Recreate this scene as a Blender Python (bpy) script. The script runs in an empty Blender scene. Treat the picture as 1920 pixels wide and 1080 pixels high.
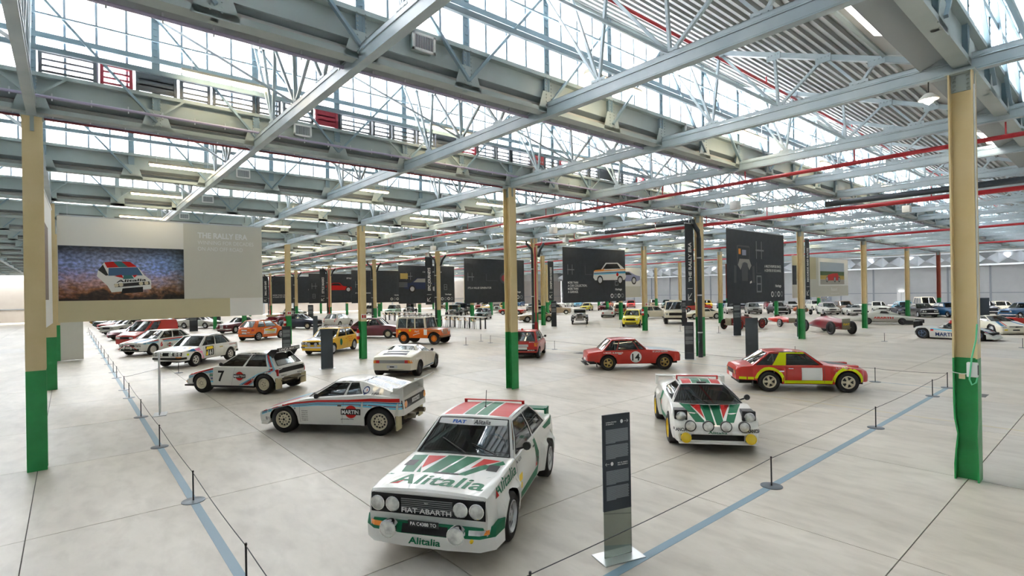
import bpy, bmesh, math, random
from mathutils import Vector, Matrix, Euler
from mathutils.bvhtree import BVHTree
from mathutils.geometry import tessellate_polygon
random.seed(7)
PI = math.pi
sc = bpy.context.scene
C = sc.collection
# ---------------- camera, world, exposure ----------------
cam_d = bpy.data.cameras.new('camera'); cam = bpy.data.objects.new('camera', cam_d); C.objects.link(cam)
sc.camera = cam
F_, YAW, PITCH, ROLL = 987.587, -0.8706, 0.0009, -0.0171
cam_d.sensor_width = 36; cam_d.lens = F_/1920*36; cam_d.shift_y = 7.58/1920; cam_d.clip_end = 400; cam_d.clip_start = .05
fw = Vector((math.sin(YAW)*math.cos(PITCH), math.cos(YAW)*math.cos(PITCH), math.sin(PITCH)))
r0 = Vector((math.cos(YAW), -math.sin(YAW), 0)); u0 = r0.cross(fw)
rt = r0*math.cos(ROLL)+u0*math.sin(ROLL); up = -r0*math.sin(ROLL)+u0*math.cos(ROLL)
M = Matrix((rt, up, -fw)).transposed().to_4x4(); M.translation = (1.8727, -11.6065, 3.2819)
cam.matrix_world = M
w = bpy.data.worlds.new('sky'); sc.world = w; w.use_nodes = True
bg = w.node_tree.nodes['Background']; bg.inputs[0].default_value = (1, .985, .96, 1); bg.inputs[1].default_value = 14.0
sc.view_settings.view_transform = 'Standard'; sc.view_settings.look = 'None'; sc.view_settings.gamma = 1
sc.view_settings.use_curve_mapping = False
sc.view_settings.exposure = 0.98
sc.cycles.max_bounces = 8; sc.cycles.diffuse_bounces = 5; sc.cycles.transparent_max_bounces = 24
sc.cycles.use_denoising = True
BX, BY = 11.96, 12.1      # column grid
SX = BX/2                 # shed pitch
HC = 6.85                 # column height
Y0, Y1, XE, XW = -26.0, 60.5, 13.0, -105.0
YW = 97.0

# ---------------- helpers ----------------
MATS = {}
def mat(name, col, rough=.5, metal=0., emit=0., coat=0., spec=None):
    if name in MATS: return MATS[name]
    m = bpy.data.materials.new(name); m.use_nodes = True
    b = m.node_tree.nodes['Principled BSDF']
    b.inputs['Base Color'].default_value = (*col, 1); b.inputs['Roughness'].default_value = rough
    b.inputs['Metallic'].default_value = metal
    if coat: b.inputs['Coat Weight'].default_value = coat; b.inputs['Coat Roughness'].default_value = .03
    if emit: b.inputs['Emission Color'].default_value = (*col, 1); b.inputs['Emission Strength'].default_value = emit
    if spec is not None: b.inputs['Specular IOR Level'].default_value = spec
    MATS[name] = m; return m
def noisy(name, c1, c2, scale=3., rough=.5, metal=0., bump=0., stretch=(1,1,1), detail=6.):
    if name in MATS: return MATS[name]
    m = mat(name, c1, rough, metal); nt = m.node_tree; b = nt.nodes['Principled BSDF']
    tc = nt.nodes.new('ShaderNodeTexCoord'); mp = nt.nodes.new('ShaderNodeMapping'); mp.inputs['Scale'].default_value = stretch
    n = nt.nodes.new('ShaderNodeTexNoise'); n.inputs['Scale'].default_value = scale; n.inputs['Detail'].default_value = detail
    r = nt.nodes.new('ShaderNodeValToRGB'); r.color_ramp.elements[0].position = .35; r.color_ramp.elements[1].position = .65
    r.color_ramp.elements[0].color = (*c1, 1); r.color_ramp.elements[1].color = (*c2, 1)
    L = nt.links; L.new(tc.outputs['Object'], mp.inputs[0]); L.new(mp.outputs[0], n.inputs['Vector'])
    L.new(n.outputs[0], r.inputs[0]); L.new(r.outputs[0], b.inputs['Base Color'])
    if bump:
        bp = nt.nodes.new('ShaderNodeBump'); bp.inputs['Strength'].default_value = bump; bp.inputs['Distance'].default_value = .01
        L.new(n.outputs[0], bp.inputs['Height']); L.new(bp.outputs[0], b.inputs['Normal'])
    return m
def glassmat(name, tint, gloss=.12, rough=.02):
    if name in MATS: return MATS[name]
    m = bpy.data.materials.new(name); m.use_nodes = True; nt = m.node_tree; nt.nodes.clear()
    o = nt.nodes.new('ShaderNodeOutputMaterial'); mx = nt.nodes.new('ShaderNodeMixShader')
    t = nt.nodes.new('ShaderNodeBsdfTransparent'); t.inputs[0].default_value = (*tint, 1)
    g = nt.nodes.new('ShaderNodeBsdfGlossy'); g.inputs['Roughness'].default_value = rough
    lw = nt.nodes.new('ShaderNodeLayerWeight'); lw.inputs[0].default_value = .25
    ad = nt.nodes.new('ShaderNodeMath'); ad.operation = 'ADD'; ad.inputs[1].default_value = gloss; ad.use_clamp = True
    L = nt.links; L.new(lw.outputs['Fresnel'], ad.inputs[0]); L.new(ad.outputs[0], mx.inputs[0])
    L.new(t.outputs[0], mx.inputs[1]); L.new(g.outputs[0], mx.inputs[2]); L.new(mx.outputs[0], o.inputs[0])
    MATS[name] = m; return m

def finish(bm, m, smooth=None, recalc=False):
    if recalc: bmesh.ops.recalc_face_normals(bm, faces=bm.faces)
    me = bpy.data.meshes.new('m'); bm.to_mesh(me); bm.free()
    for x in (m if isinstance(m, (list, tuple)) else [m]): me.materials.append(x)
    if smooth is not None:
        for p in me.polygons: p.use_smooth = True
        me.set_sharp_from_angle(angle=math.radians(smooth))
    return me
def link(name, me, parent=None, loc=None, rot=None, **kw):
    o = bpy.data.objects.new(name, me)
    if me is not None: me.name = name
    C.objects.link(o)
    if parent is not None: o.parent = parent
    if loc is not None: o.location = loc
    if rot is not None: o.rotation_euler = rot
    for k, v in kw.items(): o[k] = v
    return o
def obj(name, bm, m, parent=None, smooth=None, loc=None, rot=None, recalc=False, **kw):
    return link(name, finish(bm, m, smooth, recalc), parent, loc, rot, **kw)
def empty(name, loc=(0,0,0), rz=0, **kw):
    o = bpy.data.objects.new(name, None); C.objects.link(o); o.location = loc; o.rotation_euler = (0,0,rz); o.empty_display_size = .2
    for k, v in kw.items(): o[k] = v
    return o
def thing(name, label, cat, loc=(0,0,0), rz=0, group=None):
    o = empty(name, loc, rz, label=label, category=cat)
    if group: o['group'] = group
    return o
def tag(o, label, cat, group=None):
    o['label'] = label; o['category'] = cat
    if group: o['group'] = group
    return o
def box(bm, x0, x1, y0, y1, z0, z1, mi=0, bev=0):
    vs = [bm.verts.new((x, y, z)) for z in (z0, z1) for y in (y0, y1) for x in (x0, x1)]
    fs = []
    for q in ((0,2,3,1),(4,5,7,6),(0,1,5,4),(2,6,7,3),(0,4,6,2),(1,3,7,5)):
        f = bm.faces.new([vs[i] for i in q]); f.material_index = mi; fs.append(f)
    if bev:
        es = set(e for f in fs for e in f.edges)
        bmesh.ops.bevel(bm, geom=list(es), offset=bev, segments=2, affect='EDGES', profile=.5)
    return vs
def bar(bm, a, b, wd, ht, mi=0, upv=(0,0,1)):
    a = Vector(a); b = Vector(b); d = (b-a).normalized(); u = Vector(upv)
    if abs(d.dot(u)) > .98: u = Vector((1,0,0))
    s = d.cross(u).normalized(); u = s.cross(d)
    vs = [bm.verts.new(p + s*(i*wd/2) + u*(j*ht/2)) for p in (a, b) for i, j in ((-1,-1),(1,-1),(1,1),(-1,1))]
    for q in ((3,2,1,0),(4,5,6,7),(0,1,5,4),(1,2,6,5),(2,3,7,6),(3,0,4,7)):
        bm.faces.new([vs[i] for i in q]).material_index = mi
def tube(bm, pts, r, n=8, mi=0, close=True):
    pts = [Vector(p) for p in pts]; rings = []
    for i, p in enumerate(pts):
        d = (pts[min(i+1, len(pts)-1)] - pts[max(i-1, 0)]).normalized()
        u = Vector((0,0,1)) if abs(d.z) < .95 else Vector((1,0,0))
        s = d.cross(u).normalized(); u = s.cross(d)
        rr = r[i] if isinstance(r, (list, tuple)) else r
        rings.append([bm.verts.new(p + (s*math.cos(2*PI*k/n) + u*math.sin(2*PI*k/n))*rr) for k in range(n)])
    for a, b in zip(rings, rings[1:]):
        for k in range(n):
            bm.faces.new((a[k], a[(k+1) % n], b[(k+1) % n], b[k])).material_index = mi
    if close:
        bm.faces.new(list(reversed(rings[0]))).material_index = mi; bm.faces.new(rings[-1]).material_index = mi
def lathe(bm, prof, n=24, axis='z', origin=(0,0,0), mi=0, flip=False):
    """prof: (radius, height); mi may be a list per segment"""
    ox, oy, oz = origin; rings = []
    for r, h in prof:
        ring = []
        for k in range(n):
            a = 2*PI*k/n; c, s = math.cos(a)*r, math.sin(a)*r
            p = {'z': (c, s, h), 'y': (c, h, s), 'x': (h, c, s)}[axis]
            ring.append(bm.verts.new((p[0]+ox, p[1]+oy, p[2]+oz)))
            if r < 1e-6: break
        rings.append(ring)
    for i, (a, b) in enumerate(zip(rings, rings[1:])):
        m = mi[i] if isinstance(mi, (list, tuple)) else mi
        for k in range(n):
            k2 = (k+1) % n
            q = [a[k % len(a)], a[k2 % len(a)], b[k2 % len(b)], b[k % len(b)]]
            u = []
            for v in q:
                if v not in u: u.append(v)
            if len(u) > 2:
                f = bm.faces.new(u); f.material_index = m
def quad(bm, ps, mi=0):
    f = bm.faces.new([bm.verts.new(p) for p in ps]); f.material_index = mi; return f
TXT = {}
def text2d(s, bold=0., cw=1.0):
    """text as triangles in 2D, cap height about 1, starting at u=0; returns verts, tris, width"""
    k = (s, bold)
    if k not in TXT:
        cu = bpy.data.curves.new('t', 'FONT'); cu.body = s; cu.size = 1.4; cu.resolution_u = 4; cu.offset = bold
        o = bpy.data.objects.new('t', cu); C.objects.link(o)
        dg = bpy.context.evaluated_depsgraph_get(); dg.update()
        me = bpy.data.meshes.new_from_object(o.evaluated_get(dg))
        vs = [(v.co.x, v.co.y) for v in me.vertices]; fs = [tuple(p.vertices) for p in me.polygons]
        bpy.data.objects.remove(o); bpy.data.curves.remove(cu); bpy.data.meshes.remove(me)
        x0 = min([v[0] for v in vs] or [0]); vs = [(a-x0, b) for a, b in vs]
        TXT[k] = (vs, fs, max([v[0] for v in vs] or [0]))
    vs, fs, W = TXT[k]
    return [(a*cw, b) for a, b in vs], fs, W*cw
def flat_text(bm, s, place, size, mi=0, bold=0., cw=1., slant=0., align='l', width=None):
    vs, fs, W = text2d(s, bold, cw)
    if width: k = width/(W*size); vs = [(a*k, b) for a, b in vs]; W *= k
    off = {'l': 0, 'c': -W/2, 'r': -W}[align]
    bv = [bm.verts.new(place((a+off+slant*b)*size, b*size)) for a, b in vs]
    for f in fs:
        try: bm.faces.new([bv[i] for i in f]).material_index = mi
        except ValueError: pass
ORD = ['first','second','third','fourth','fifth','sixth','seventh','eighth','ninth','tenth','eleventh','twelfth','thirteenth','fourteenth','fifteenth','sixteenth','seventeenth','eighteenth','nineteenth','twentieth']

# ---------------- materials ----------------
steel = noisy('grey green painted steel', (.34,.40,.39), (.40,.46,.45), 1.2, .45)
steelw = noisy('pale blue grey painted steel', (.35,.43,.47), (.44,.51,.54), 1.5, .4)
steeld = noisy('dark grey steel', (.22,.25,.26), (.30,.33,.33), 2, .5)
rail_m = mat('blue grey rail', (.24,.33,.38), .45)
mull = mat('glazing bar grey blue', (.22,.28,.33), .4)
deck_m = mat('corrugated steel deck', (.34,.36,.35), .5, .1)
panel_m = noisy('smooth gutter panel', (.42,.42,.40), (.48,.48,.46), .8, .5)
soffit = mat('soffit grey', (.33,.36,.37), .6)
cream = noisy('cream column paint', (.66,.53,.27), (.71,.58,.33), 1.6, .45)
green = noisy('green column paint', (.015,.26,.065), (.025,.32,.09), 2.5, .35)
redp = mat('red sprinkler pipe', (.50,.03,.04), .35)
black = mat('black', (.012,.013,.015), .45)
dark = mat('charcoal', (.035,.04,.045), .5)
slate = noisy('dark slate banner fabric', (.032,.040,.052), (.040,.049,.062), 3, .7)
white = mat('white plastic', (.78,.79,.77), .45)
chrome = mat('chrome', (.75,.76,.77), .15, 1.)
alu = mat('aluminium', (.62,.64,.65), .35, .9)
glassw = bpy.data.materials.new('frosted window pane'); glassw.use_nodes = True; _n = glassw.node_tree; _n.nodes.clear()
_o = _n.nodes.new('ShaderNodeOutputMaterial'); _m = _n.nodes.new('ShaderNodeMixShader'); _m.inputs[0].default_value = .22
_a = _n.nodes.new('ShaderNodeBsdfTranslucent'); _a.inputs[0].default_value = (.93,.95,1,1); _b = _n.nodes.new('ShaderNodeBsdfTransparent')
_n.links.new(_a.outputs[0], _m.inputs[1]); _n.links.new(_b.outputs[0], _m.inputs[2]); _n.links.new(_m.outputs[0], _o.inputs[0])
tube_m = mat('warm fluorescent tube', (1, .82, .52), .4, emit=12)
lampw = mat('lamp diffuser', (1, .96, .86), .4, emit=9)

# ---------------- floor ----------------
def concrete(name, tint):
    m = mat(name, tint, .4); nt = m.node_tree; b = nt.nodes['Principled BSDF']; L = nt.links
    g = nt.nodes.new('ShaderNodeNewGeometry')
    mp = nt.nodes.new('ShaderNodeMapping'); mp.inputs['Scale'].default_value = (.22, .5, 1); mp.inputs['Rotation'].default_value = (0,0,.5)
    n1 = nt.nodes.new('ShaderNodeTexNoise'); n1.inputs['Scale'].default_value = 1.3; n1.inputs['Detail'].default_value = 8; n1.inputs['Roughness'].default_value = .62
    n2 = nt.nodes.new('ShaderNodeTexNoise'); n2.inputs['Scale'].default_value = 7; n2.inputs['Detail'].default_value = 10; n2.inputs['Distortion'].default_value = .3
    L.new(g.outputs['Position'], mp.inputs[0]); L.new(mp.outputs[0], n1.inputs['Vector']); L.new(mp.outputs[0], n2.inputs['Vector'])
    r1 = nt.nodes.new('ShaderNodeValToRGB'); e = r1.color_ramp.elements; e[0].position = .3; e[1].position = .72
    e[0].color = (tint[0]*.78, tint[1]*.77, tint[2]*.74, 1); e[1].color = (min(tint[0]*1.12,1), min(tint[1]*1.12,1), min(tint[2]*1.12,1), 1)
    r2 = nt.nodes.new('ShaderNodeValToRGB'); e = r2.color_ramp.elements; e[0].position = .3; e[1].position = .55; e[0].color = (.70,.68,.65,1); e[1].color = (1,1,1,1)
    mx = nt.nodes.new('ShaderNodeMix'); mx.data_type = 'RGBA'; mx.blend_type = 'MULTIPLY'; mx.inputs[0].default_value = .6
    L.new(n1.outputs[0], r1.inputs[0]); L.new(n2.outputs[0], r2.inputs[0]); L.new(r1.outputs[0], mx.inputs[6]); L.new(r2.outputs[0], mx.inputs[7])
    L.new(mx.outputs[2], b.inputs['Base Color'])
    mr = nt.nodes.new('ShaderNodeMapRange'); mr.inputs[3].default_value = .30; mr.inputs[4].default_value = .55; L.new(n2.outputs[0], mr.inputs[0]); L.new(mr.outputs[0], b.inputs['Roughness'])
    return m
conc = [concrete('concrete slab', (.59,.54,.47)), concrete('concrete slab warm', (.59,.535,.455)), concrete('concrete slab cool', (.565,.53,.48))]
jointm = mat('dark joint', (.10,.095,.085), .9)
bm = bmesh.new(); quad(bm, [(XW,Y0,-.012),(XE,Y0,-.012),(XE,YW,-.012),(XW,YW,-.012)])
floor = obj('floor', bm, jointm, kind='structure')
PX, PY = BX/3, BY/3
slab = {}
def slabmesh(i):
    if i not in slab:
        b2 = bmesh.new(); g = .007; box(b2, g, PX-g, g, PY-g, -.06, 0)
        slab[i] = finish(b2, conc[i])
    return slab[i]
cells = []
for i in range(int(XW/PX)-1, int(XE/PX)+1):
    for j in range(int(Y0/PY)-1, int(YW/PY)+1):
        x, y = i*PX, j*PY
        if x < XW-3 or x+PX > XE+4 or y+PY > YW+4 or y < Y0-4: continue
        d = Vector((x+PX/2-1.87, y+PY/2+11.6)); a = math.degrees(math.atan2(d.y, d.x))
        vis = 86 < (a % 360) < 190 or d.length < 4
        cells.append((0 if vis else 1, d.length, x, y))
cells.sort()
rest = bmesh.new()
for n, (v, d, x, y) in enumerate(cells):
    if n < 240: link('concrete_slab', slabmesh(random.choice((0,0,1,2))), floor, loc=(x, y, 0))
    else: box(rest, x+.006, x+PX-.006, y+.006, y+PY-.006, -.05, 0)
obj('concrete_slabs', rest, conc[0], floor, kind='stuff')
tape = mat('blue grey floor tape', (.19,.29,.36), .5)
for nm, (a, b, c, d), lb in (('floor_tape', (-60, -2.1, -10.16, -10.04), 'long blue grey tape line on floor under left row of rope posts'),
                   ('floor_tape', (-2.13, -2.01, -10.04, 9.8), 'blue grey tape line on floor under right row of rope posts')):
    bm = bmesh.new(); box(bm, a, b, c, d, .0005, .003); tag(obj(nm, bm, tape), lb, 'floor tape')
bm = bmesh.new(); box(bm, -8, 4, 4.6, 4.64, .0005, .002); tag(obj('floor_tape', bm, mat('faded yellow tape', (.62,.52,.28), .6)), 'faded thin yellow line on concrete between the two front rally cars', 'floor tape')
drain = mat('drain cover', (.12,.12,.12), .6)
for (x, y) in ((-17.2, 9.2), (-9.0, 11.8), (-1.3, 9.0)):
    bm = bmesh.new(); box(bm, x-.3, x+.3, y-.3, y+.3, .0005, .006)
    tag(obj('drain_cover', bm, drain), {-17.2:'small dark drain cover in floor beyond the red hatchback', -9.0:'small dark drain cover behind the red car numbered 14', -1.3:'small dark drain cover right of the red and yellow coupe'}[x], 'drain cover')

# ---------------- columns ----------------
def column(i, j):
    x, y = -BX*i, BY*j; near = i < 3
    colr = mat('red brown column paint', (.33,.06,.025), .5) if (j == 5 and i in (1, 3)) else cream
    r = empty('column', (x, y, 0), kind='structure')
    r['label'] = 'steel column'
    GH = 1.93 if not (i == 0 and j == 0) else 2.05
    def hsec(b2, z0, z1, dent=False):
        for s in (-1, 1):                     # flanges at x = +-.15, running along y
            N = 8 if dent else 1
            for k in range(N):
                za, zb = z0+(z1-z0)*k/N, z0+(z1-z0)*(k+1)/N
                def dx(z): return (.05*math.exp(-((z-.72)/.22)**2)*(1 if s < 0 else -.35)) if dent else 0
                vs = box(b2, s*.15-.012, s*.15+.012, -.15, .15, za, zb)
                for v in vs: v.co.x += dx(v.co.z) if v.co.y < 0 else 0
        box(b2, -.138, .138, -.010, .010, z0, z1)
    b2 = bmesh.new(); hsec(b2, GH, HC); obj('upper_shaft', b2, colr, r)
    b2 = bmesh.new(); hsec(b2, 0, GH, i == 0 and j == 0)
    obj('painted_base', b2, green, r)
    if near:
        b2 = bmesh.new()
        box(b2, -.17, .17, -.03, .03, HC-.30, HC+.2); box(b2, -.2, .2, -.17, .17, HC-.012, HC+.02)
        for a in range(5):
            for sx in (-.09, .09): lathe(b2, [(.022,0),(.018,.016),(0,.02)], 8, 'y', (sx, -.05, HC-.27+a*.07))
        obj('splice_plate', b2, steel, r)
    return r
CL = [(0,0)] + [(i, j) for i in range(1, 9) for j in range(-1, 6)] + [(0, -1+k) for k in (2,3,4,5,6)] 
COLS = {}
for i, j in CL: COLS[(i, j)] = column(i, j)
def near_col(i, j, dx, dy): return (-BX*i+dx, BY*j+dy)

# ---------------- walls ----------------
wallm = noisy('light grey wall panel', (.36,.38,.40), (.40,.42,.44), .5, .6)
wallb = noisy('warm beige wall panel', (.36,.33,.30), (.40,.37,.34), .5, .6)
postm = mat('wall post grey', (.20,.23,.26), .5)
def wall(name, a, b, h, m, hgt2=None):
    a = Vector(a); b = Vector(b); d = (b-a).normalized(); n = Vector((-d.y, d.x, 0)); L = (b-a).length
    r = empty(name, (0,0,0), kind='structure')
    NP = int(L/5.13)
    for k in range(NP):
        p = a + d*(k*L/NP); q = a + d*((k+1)*L/NP)
        b2 = bmesh.new()
        bar(b2, p+Vector((0,0,1.0))+d*.08, q+Vector((0,0,1.0))-d*.08, .12, 1.95)
        bar(b2, p+Vector((0,0,(h+2.05)/2))+d*.08, q+Vector((0,0,(h+2.05)/2))-d*.08, .12, h-2.05)
        obj('wall_panel', b2, m, r)
        b2 = bmesh.new(); bar(b2, p, p+Vector((0,0,h)), .25, .25); obj('wall_post', b2, postm, r)
    b2 = bmesh.new(); bar(b2, a+Vector((0,0,2.02)), b+Vector((0,0,2.02)), .22, .12); obj('rail', b2, postm, r)
    if hgt2:
        b2 = bmesh.new(); bar(b2, a+Vector((0,0,(h+hgt2)/2)), b+Vector((0,0,(h+hgt2)/2)), .1, hgt2-h); obj('upper_panel', b2, panel_m, r)
    return r
wall('wall_right', (XE, YW, 0), (XW, YW, 0), 6.3, wallm, 9.6)
wall('wall_far', (XW, Y0, 0), (XW, YW, 0), 6.3, wallb, 9.6)
wall('wall_left', (XW, Y0, 0), (XE, Y0, 0), 6.3, wallm, 9.6)
wall('wall_back', (XE, Y0, 0), (XE, YW, 0), 6.3, wallm, 9.6)
# zigzag silver insulated truss cladding along the right wall
foil = mat('silver foil cladding', (.60,.64,.68), .35, .75)
b2 = bmesh.new(); N = 48; st = (XE-XW)/N
for k in range(N):
    xa = XW+k*st
    L_, Rr, T_, U_ = (xa, YW-1.3, 6.45), (xa+st, YW-1.3, 6.45), (xa, YW-1.3, 8.2), (xa+st, YW-1.3, 8.2); ap = (xa+st/2, YW-2.5, 7.2)
    quad(b2, [L_, Rr, ap]); quad(b2, [L_, ap, T_]); quad(b2, [Rr, U_, ap]); quad(b2, [T_, ap, U_])
box(b2, XW, XE, YW-1.3, YW-1.0, 6.2, 6.45); box(b2, XW, XE, YW-1.4, YW-1.2, 8.2, 8.35)
obj('trim_1', b2, foil, kind='structure')
b2 = bmesh.new(); box(b2, -.6, .6, -.06, .06, 0, 2.2); box(b2, -.02, .02, -.09, -.06, 0, 2.2, 1); box(b2, -.3, .3, -.09, -.02, 2.3, 2.5, 2)
obj('door_1', b2, [mat('door grey', (.62,.64,.66), .5), postm, lampw], loc=(-24.0, YW-.15, 0), kind='structure')
b2 = bmesh.new()
for k in range(3): box(b2, -1.3+k*.9, -.5+k*.9, -.03, .03, .2, 2.3)
obj('door_2', b2, glassmat('bright glass door', (.95,.97,1), .1), loc=(-36, YW-.2, 0), kind='structure')

# ---------------- roof: girders, glazing, decks ----------------
GB, GT, RZ = 6.95, 7.70, 9.60       # girder bottom, girder top, ridge
pane_h = RZ-.12-GT-.05
pb = bmesh.new(); box(pb, -.004, .004, .02, PY/8-.02, GT+.05, RZ-.12); PANE = finish(pb, glassw)
pbm = bmesh.new(); box(pbm, -.05, .05, -.05, .05, GB, RZ)
box(pbm, .05, .062, -.075, -.035, GB, RZ); box(pbm, .05, .062, .035, .075, GB, RZ)
for a in range(12): box(pbm, .05, .075, -.035, .035, GT+.1+a*.15, GT+.135+a*.15)
POST = finish(pbm, rail_m)
mb = bmesh.new(); box(mb, -.02, .03, -.022, .022, GT, RZ-.08); MULL = finish(mb, mull)
rivm = bmesh.new()
for a in range(10):
    for sx in (-.07, .07): lathe(rivm, [(.016,0),(.012,.012),(0,.015)], 6, 'x', (.14, sx, GB+.08+a*.07))
RIV = finish(rivm, steel)
gus = bmesh.new()
gv = [(.128,-.30,GB-.02),(.128,.30,GB-.02),(.128,.16,GB+.42),(.128,-.16,GB+.42)]
gv2 = [(.14,y,z) for x,y,z in gv]
f1 = [gus.verts.new(p) for p in gv]; f2 = [gus.verts.new(p) for p in gv2]
gus.faces.new(f2); gus.faces.new(list(reversed(f1)))
for k in range(4): gus.faces.new((f1[k], f1[(k+1) % 4], f2[(k+1) % 4], f2[k]))
GUS = finish(gus, steel, recalc=True)
Wn = 0
for k in range(-2, 18):
    X = -SX*k; near = k in (0, 1, 2, 3); yend = Y1
    g = empty('roof_girder', (X, 0, 0), kind='structure')
    b2 = bmesh.new()
    box(b2, -.10, .14, Y0, yend, GB, GB+.09)                     # bottom flange
    box(b2, -.02, .02, Y0, yend, GB+.32, GT)                     # web
    box(b2, -.10, .14, Y0, yend, GT-.05, GT+.03)                 # top flange
    obj('chord', b2, steel, g)
    b2 = bmesh.new(); quad(b2, [(.02, Y0, GB+.34), (.02, yend, GB+.34), (-.55, yend, GB+.09), (-.55, Y0, GB+.09)])
    quad(b2, [(-.55, Y0, GB+.09), (-.55, yend, GB+.09), (-.55, yend, GB+.5), (-.55, Y0, GB+.5)])
    obj('gutter_soffit', b2, soffit, g)
    wnd = empty('window_%d' % (k+3), (X, 0, 0), kind='structure')
    b2 = bmesh.new(); box(b2, -.06, .1, Y0, yend, RZ-.12, RZ+.06); obj('ridge_beam', b2, steel, wnd)
    for (dx, z, hh, ww) in ((.10, 8.47, .11, .06), (.55, 8.05, .10, .07), (.22, 8.85, .035, .035)):
        b2 = bmesh.new(); box(b2, dx-ww/2, dx+ww/2, Y0, yend, z-hh/2, z+hh/2); obj('rail', b2, rail_m, wnd)
    NP = int((yend-Y0)/(PY/2)); ys = [PY/2*m for m in range(int(Y0/(PY/2)), int(yend/(PY/2))+1)]
    stuffp = bmesh.new(); stuffm = bmesh.new(); stuffd = bmesh.new(); stuffs = bmesh.new(); npn = 0
    for m, y in enumerate(ys):
        vis = near and -12.5 < y < (45 if k == 1 else 30)
        if vis:
            link('post', POST, wnd, loc=(.04, y, 0)); link('gusset', GUS, g, loc=(0, y, 0))
            if k in (1, 2): link('rivets', RIV, g, loc=(0, y, 0), kind='stuff')
        else:
            box(stuffs, .04-.05, .04+.06, y-.07, y+.07, GB, RZ); box(stuffs, .128, .14, y-.22, y+.22, GB, GB+.42)
        # diagonals rise towards the column rows
        ph = round(y/(PY/2)) % 6           # 0 at columns, 3 at mid bay
        if ph in (1, 2, 3): a, b = (.16, y, GB+.15), (.12, y-PY/2, RZ-.2)
        if ph in (3, 4, 5): a, b = (.16, y, GB+.15), (.12, y+PY/2, RZ-.2)
        for q in ((ph in (1,2,3), y-PY/2), (ph in (3,4,5), y+PY/2)):
            if q[0]:
                t = b2 = bmesh.new() if vis else stuffd
                bar(t, (.16, y, GB+.15), (.12, q[1], RZ-.2), .07, .05)
                if vis: obj('brace', b2, rail_m, wnd)
        for s in (-1, 1):
            if k > 0 and k % 2 == 0:
                bar(stuffs, (.15, y, GB+.25), (.12, y+s*.55, GT), .05, .04)
        for q in range(4):
            yy = y+q*PY/8
            if q and vis: link('glazing_bar', MULL, wnd, loc=(0, yy, 0))
            elif q: box(stuffm, -.02, .03, yy-.022, yy+.022, GT, RZ-.08)
            if vis and npn < 230: link('pane', PANE, wnd, loc=(-.03, yy, 0)); npn += 1
            else: box(stuffp, -.034, -.026, yy+.02, yy+PY/8-.02, GT+.05, RZ-.12)
    if len(stuffp.verts): obj('panes', stuffp, glassw, wnd, kind='stuff')
    if len(stuffm.verts): obj('glazing_bars', stuffm, mull, wnd, kind='stuff')
    if len(stuffd.verts): obj('braces', stuffd, rail_m, wnd, kind='stuff')
    if len(stuffs.verts): obj('posts', stuffs, steel, wnd, kind='stuff')
    # deck from this gutter (z 7.15) up to the next ridge
    if k < 17:
        dk = empty('ceiling', (X, 0, 0), kind='structure'); b2 = bmesh.new()
        n = 22; x0, x1 = -1.05, -SX+.05; za = lambda xx: 7.14 + (RZ-7.14)*(-xx/SX)
        for q in range(n):
            xa = x0+(x1-x0)*q/n; xb = x0+(x1-x0)*(q+1)/n; w_ = (xb-xa)
            pr = [(xa, .07), (xa+w_*.45, .07), (xa+w_*.55, 0), (xa+w_*.95, 0), (xb, .07)]
            for (p, hp), (s, hs) in zip(pr, pr[1:]):
                quad(b2, [(p, Y0, za(p)+hp), (s, Y0, za(s)+hs), (s, Y1, za(s)+hs), (p, Y1, za(p)+hp)])
        obj('corrugated_deck', b2, deck_m, dk)
        if k in (-1, 0, 1):
            for q, (a, b) in enumerate(((-.08, -.40), (-.46, -1.05))):
                N2 = 14
                for t in range(N2):
                    ya = -PY*6+t*PY*1.5; b2 = bmesh.new()
                    zz = (za(a)-.03, za(b)-.03)
                    vs = [(a, ya+.01, zz[0]), (b, ya+.01, zz[1]), (b, ya+PY*1.5-.01, zz[1]), (a, ya+PY*1.5-.01, zz[0])]
                    vv = [b2.verts.new(p) for p in vs] + [b2.verts.new((p[0], p[1], p[2]+.05)) for p in vs]
                    for f in ((3,2,1,0),(4,5,6,7),(0,1,5,4),(1,2,6,5),(2,3,7,6),(3,0,4,7)): b2.faces.new([vv[i] for i in f])
                    obj('ceiling_panel', b2, panel_m, dk)
            b2 = bmesh.new(); bar(b2, (-.43, Y0, za(-.43)-.06), (-.43, Y1, za(-.43)-.06), .06, .10); bar(b2, (-1.08, Y0, za(-1.08)-.04), (-1.08, Y1, za(-1.08)-.04), .06, .08)
            obj('joist', b2, steel, dk)
        else:
            b2 = bmesh.new(); quad(b2, [(-.05, Y0, 7.16), (-1.06, Y0, za(-1.06)), (-1.06, Y1, za(-1.06)), (-.05, Y1, 7.16)]); obj('gutter_panel', b2, panel_m, dk)
# side gables and hall annex roof beyond the last column row
b2 = bmesh.new()
for k in range(-2, 17):
    X = -SX*k
    for y in (Y0,): quad(b2, [(X, y, 6.3), (X-SX, y, 6.3), (X-SX, y, RZ), (X, y, 7.2)])
obj('trim_2', b2, panel_m, kind='structure')
an = empty('ceiling', (0,0,0), kind='structure')
n = 20; st = (XE-XW)/n
for k in range(n):
    b2 = bmesh.new(); x = XW+k*st; box(b2, x, x+st*.96, Y1+.3, YW+.1, 9.6, 9.7); obj('roof_slab', b2, deck_m, an)
    b2 = bmesh.new(); box(b2, x+st*.96, x+st, Y1+.3, YW+.1, 9.62, 9.64); obj('added_skylight_pane', b2, glassw, an)  # narrow translucent strip added between slabs to let some light into the annex

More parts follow.
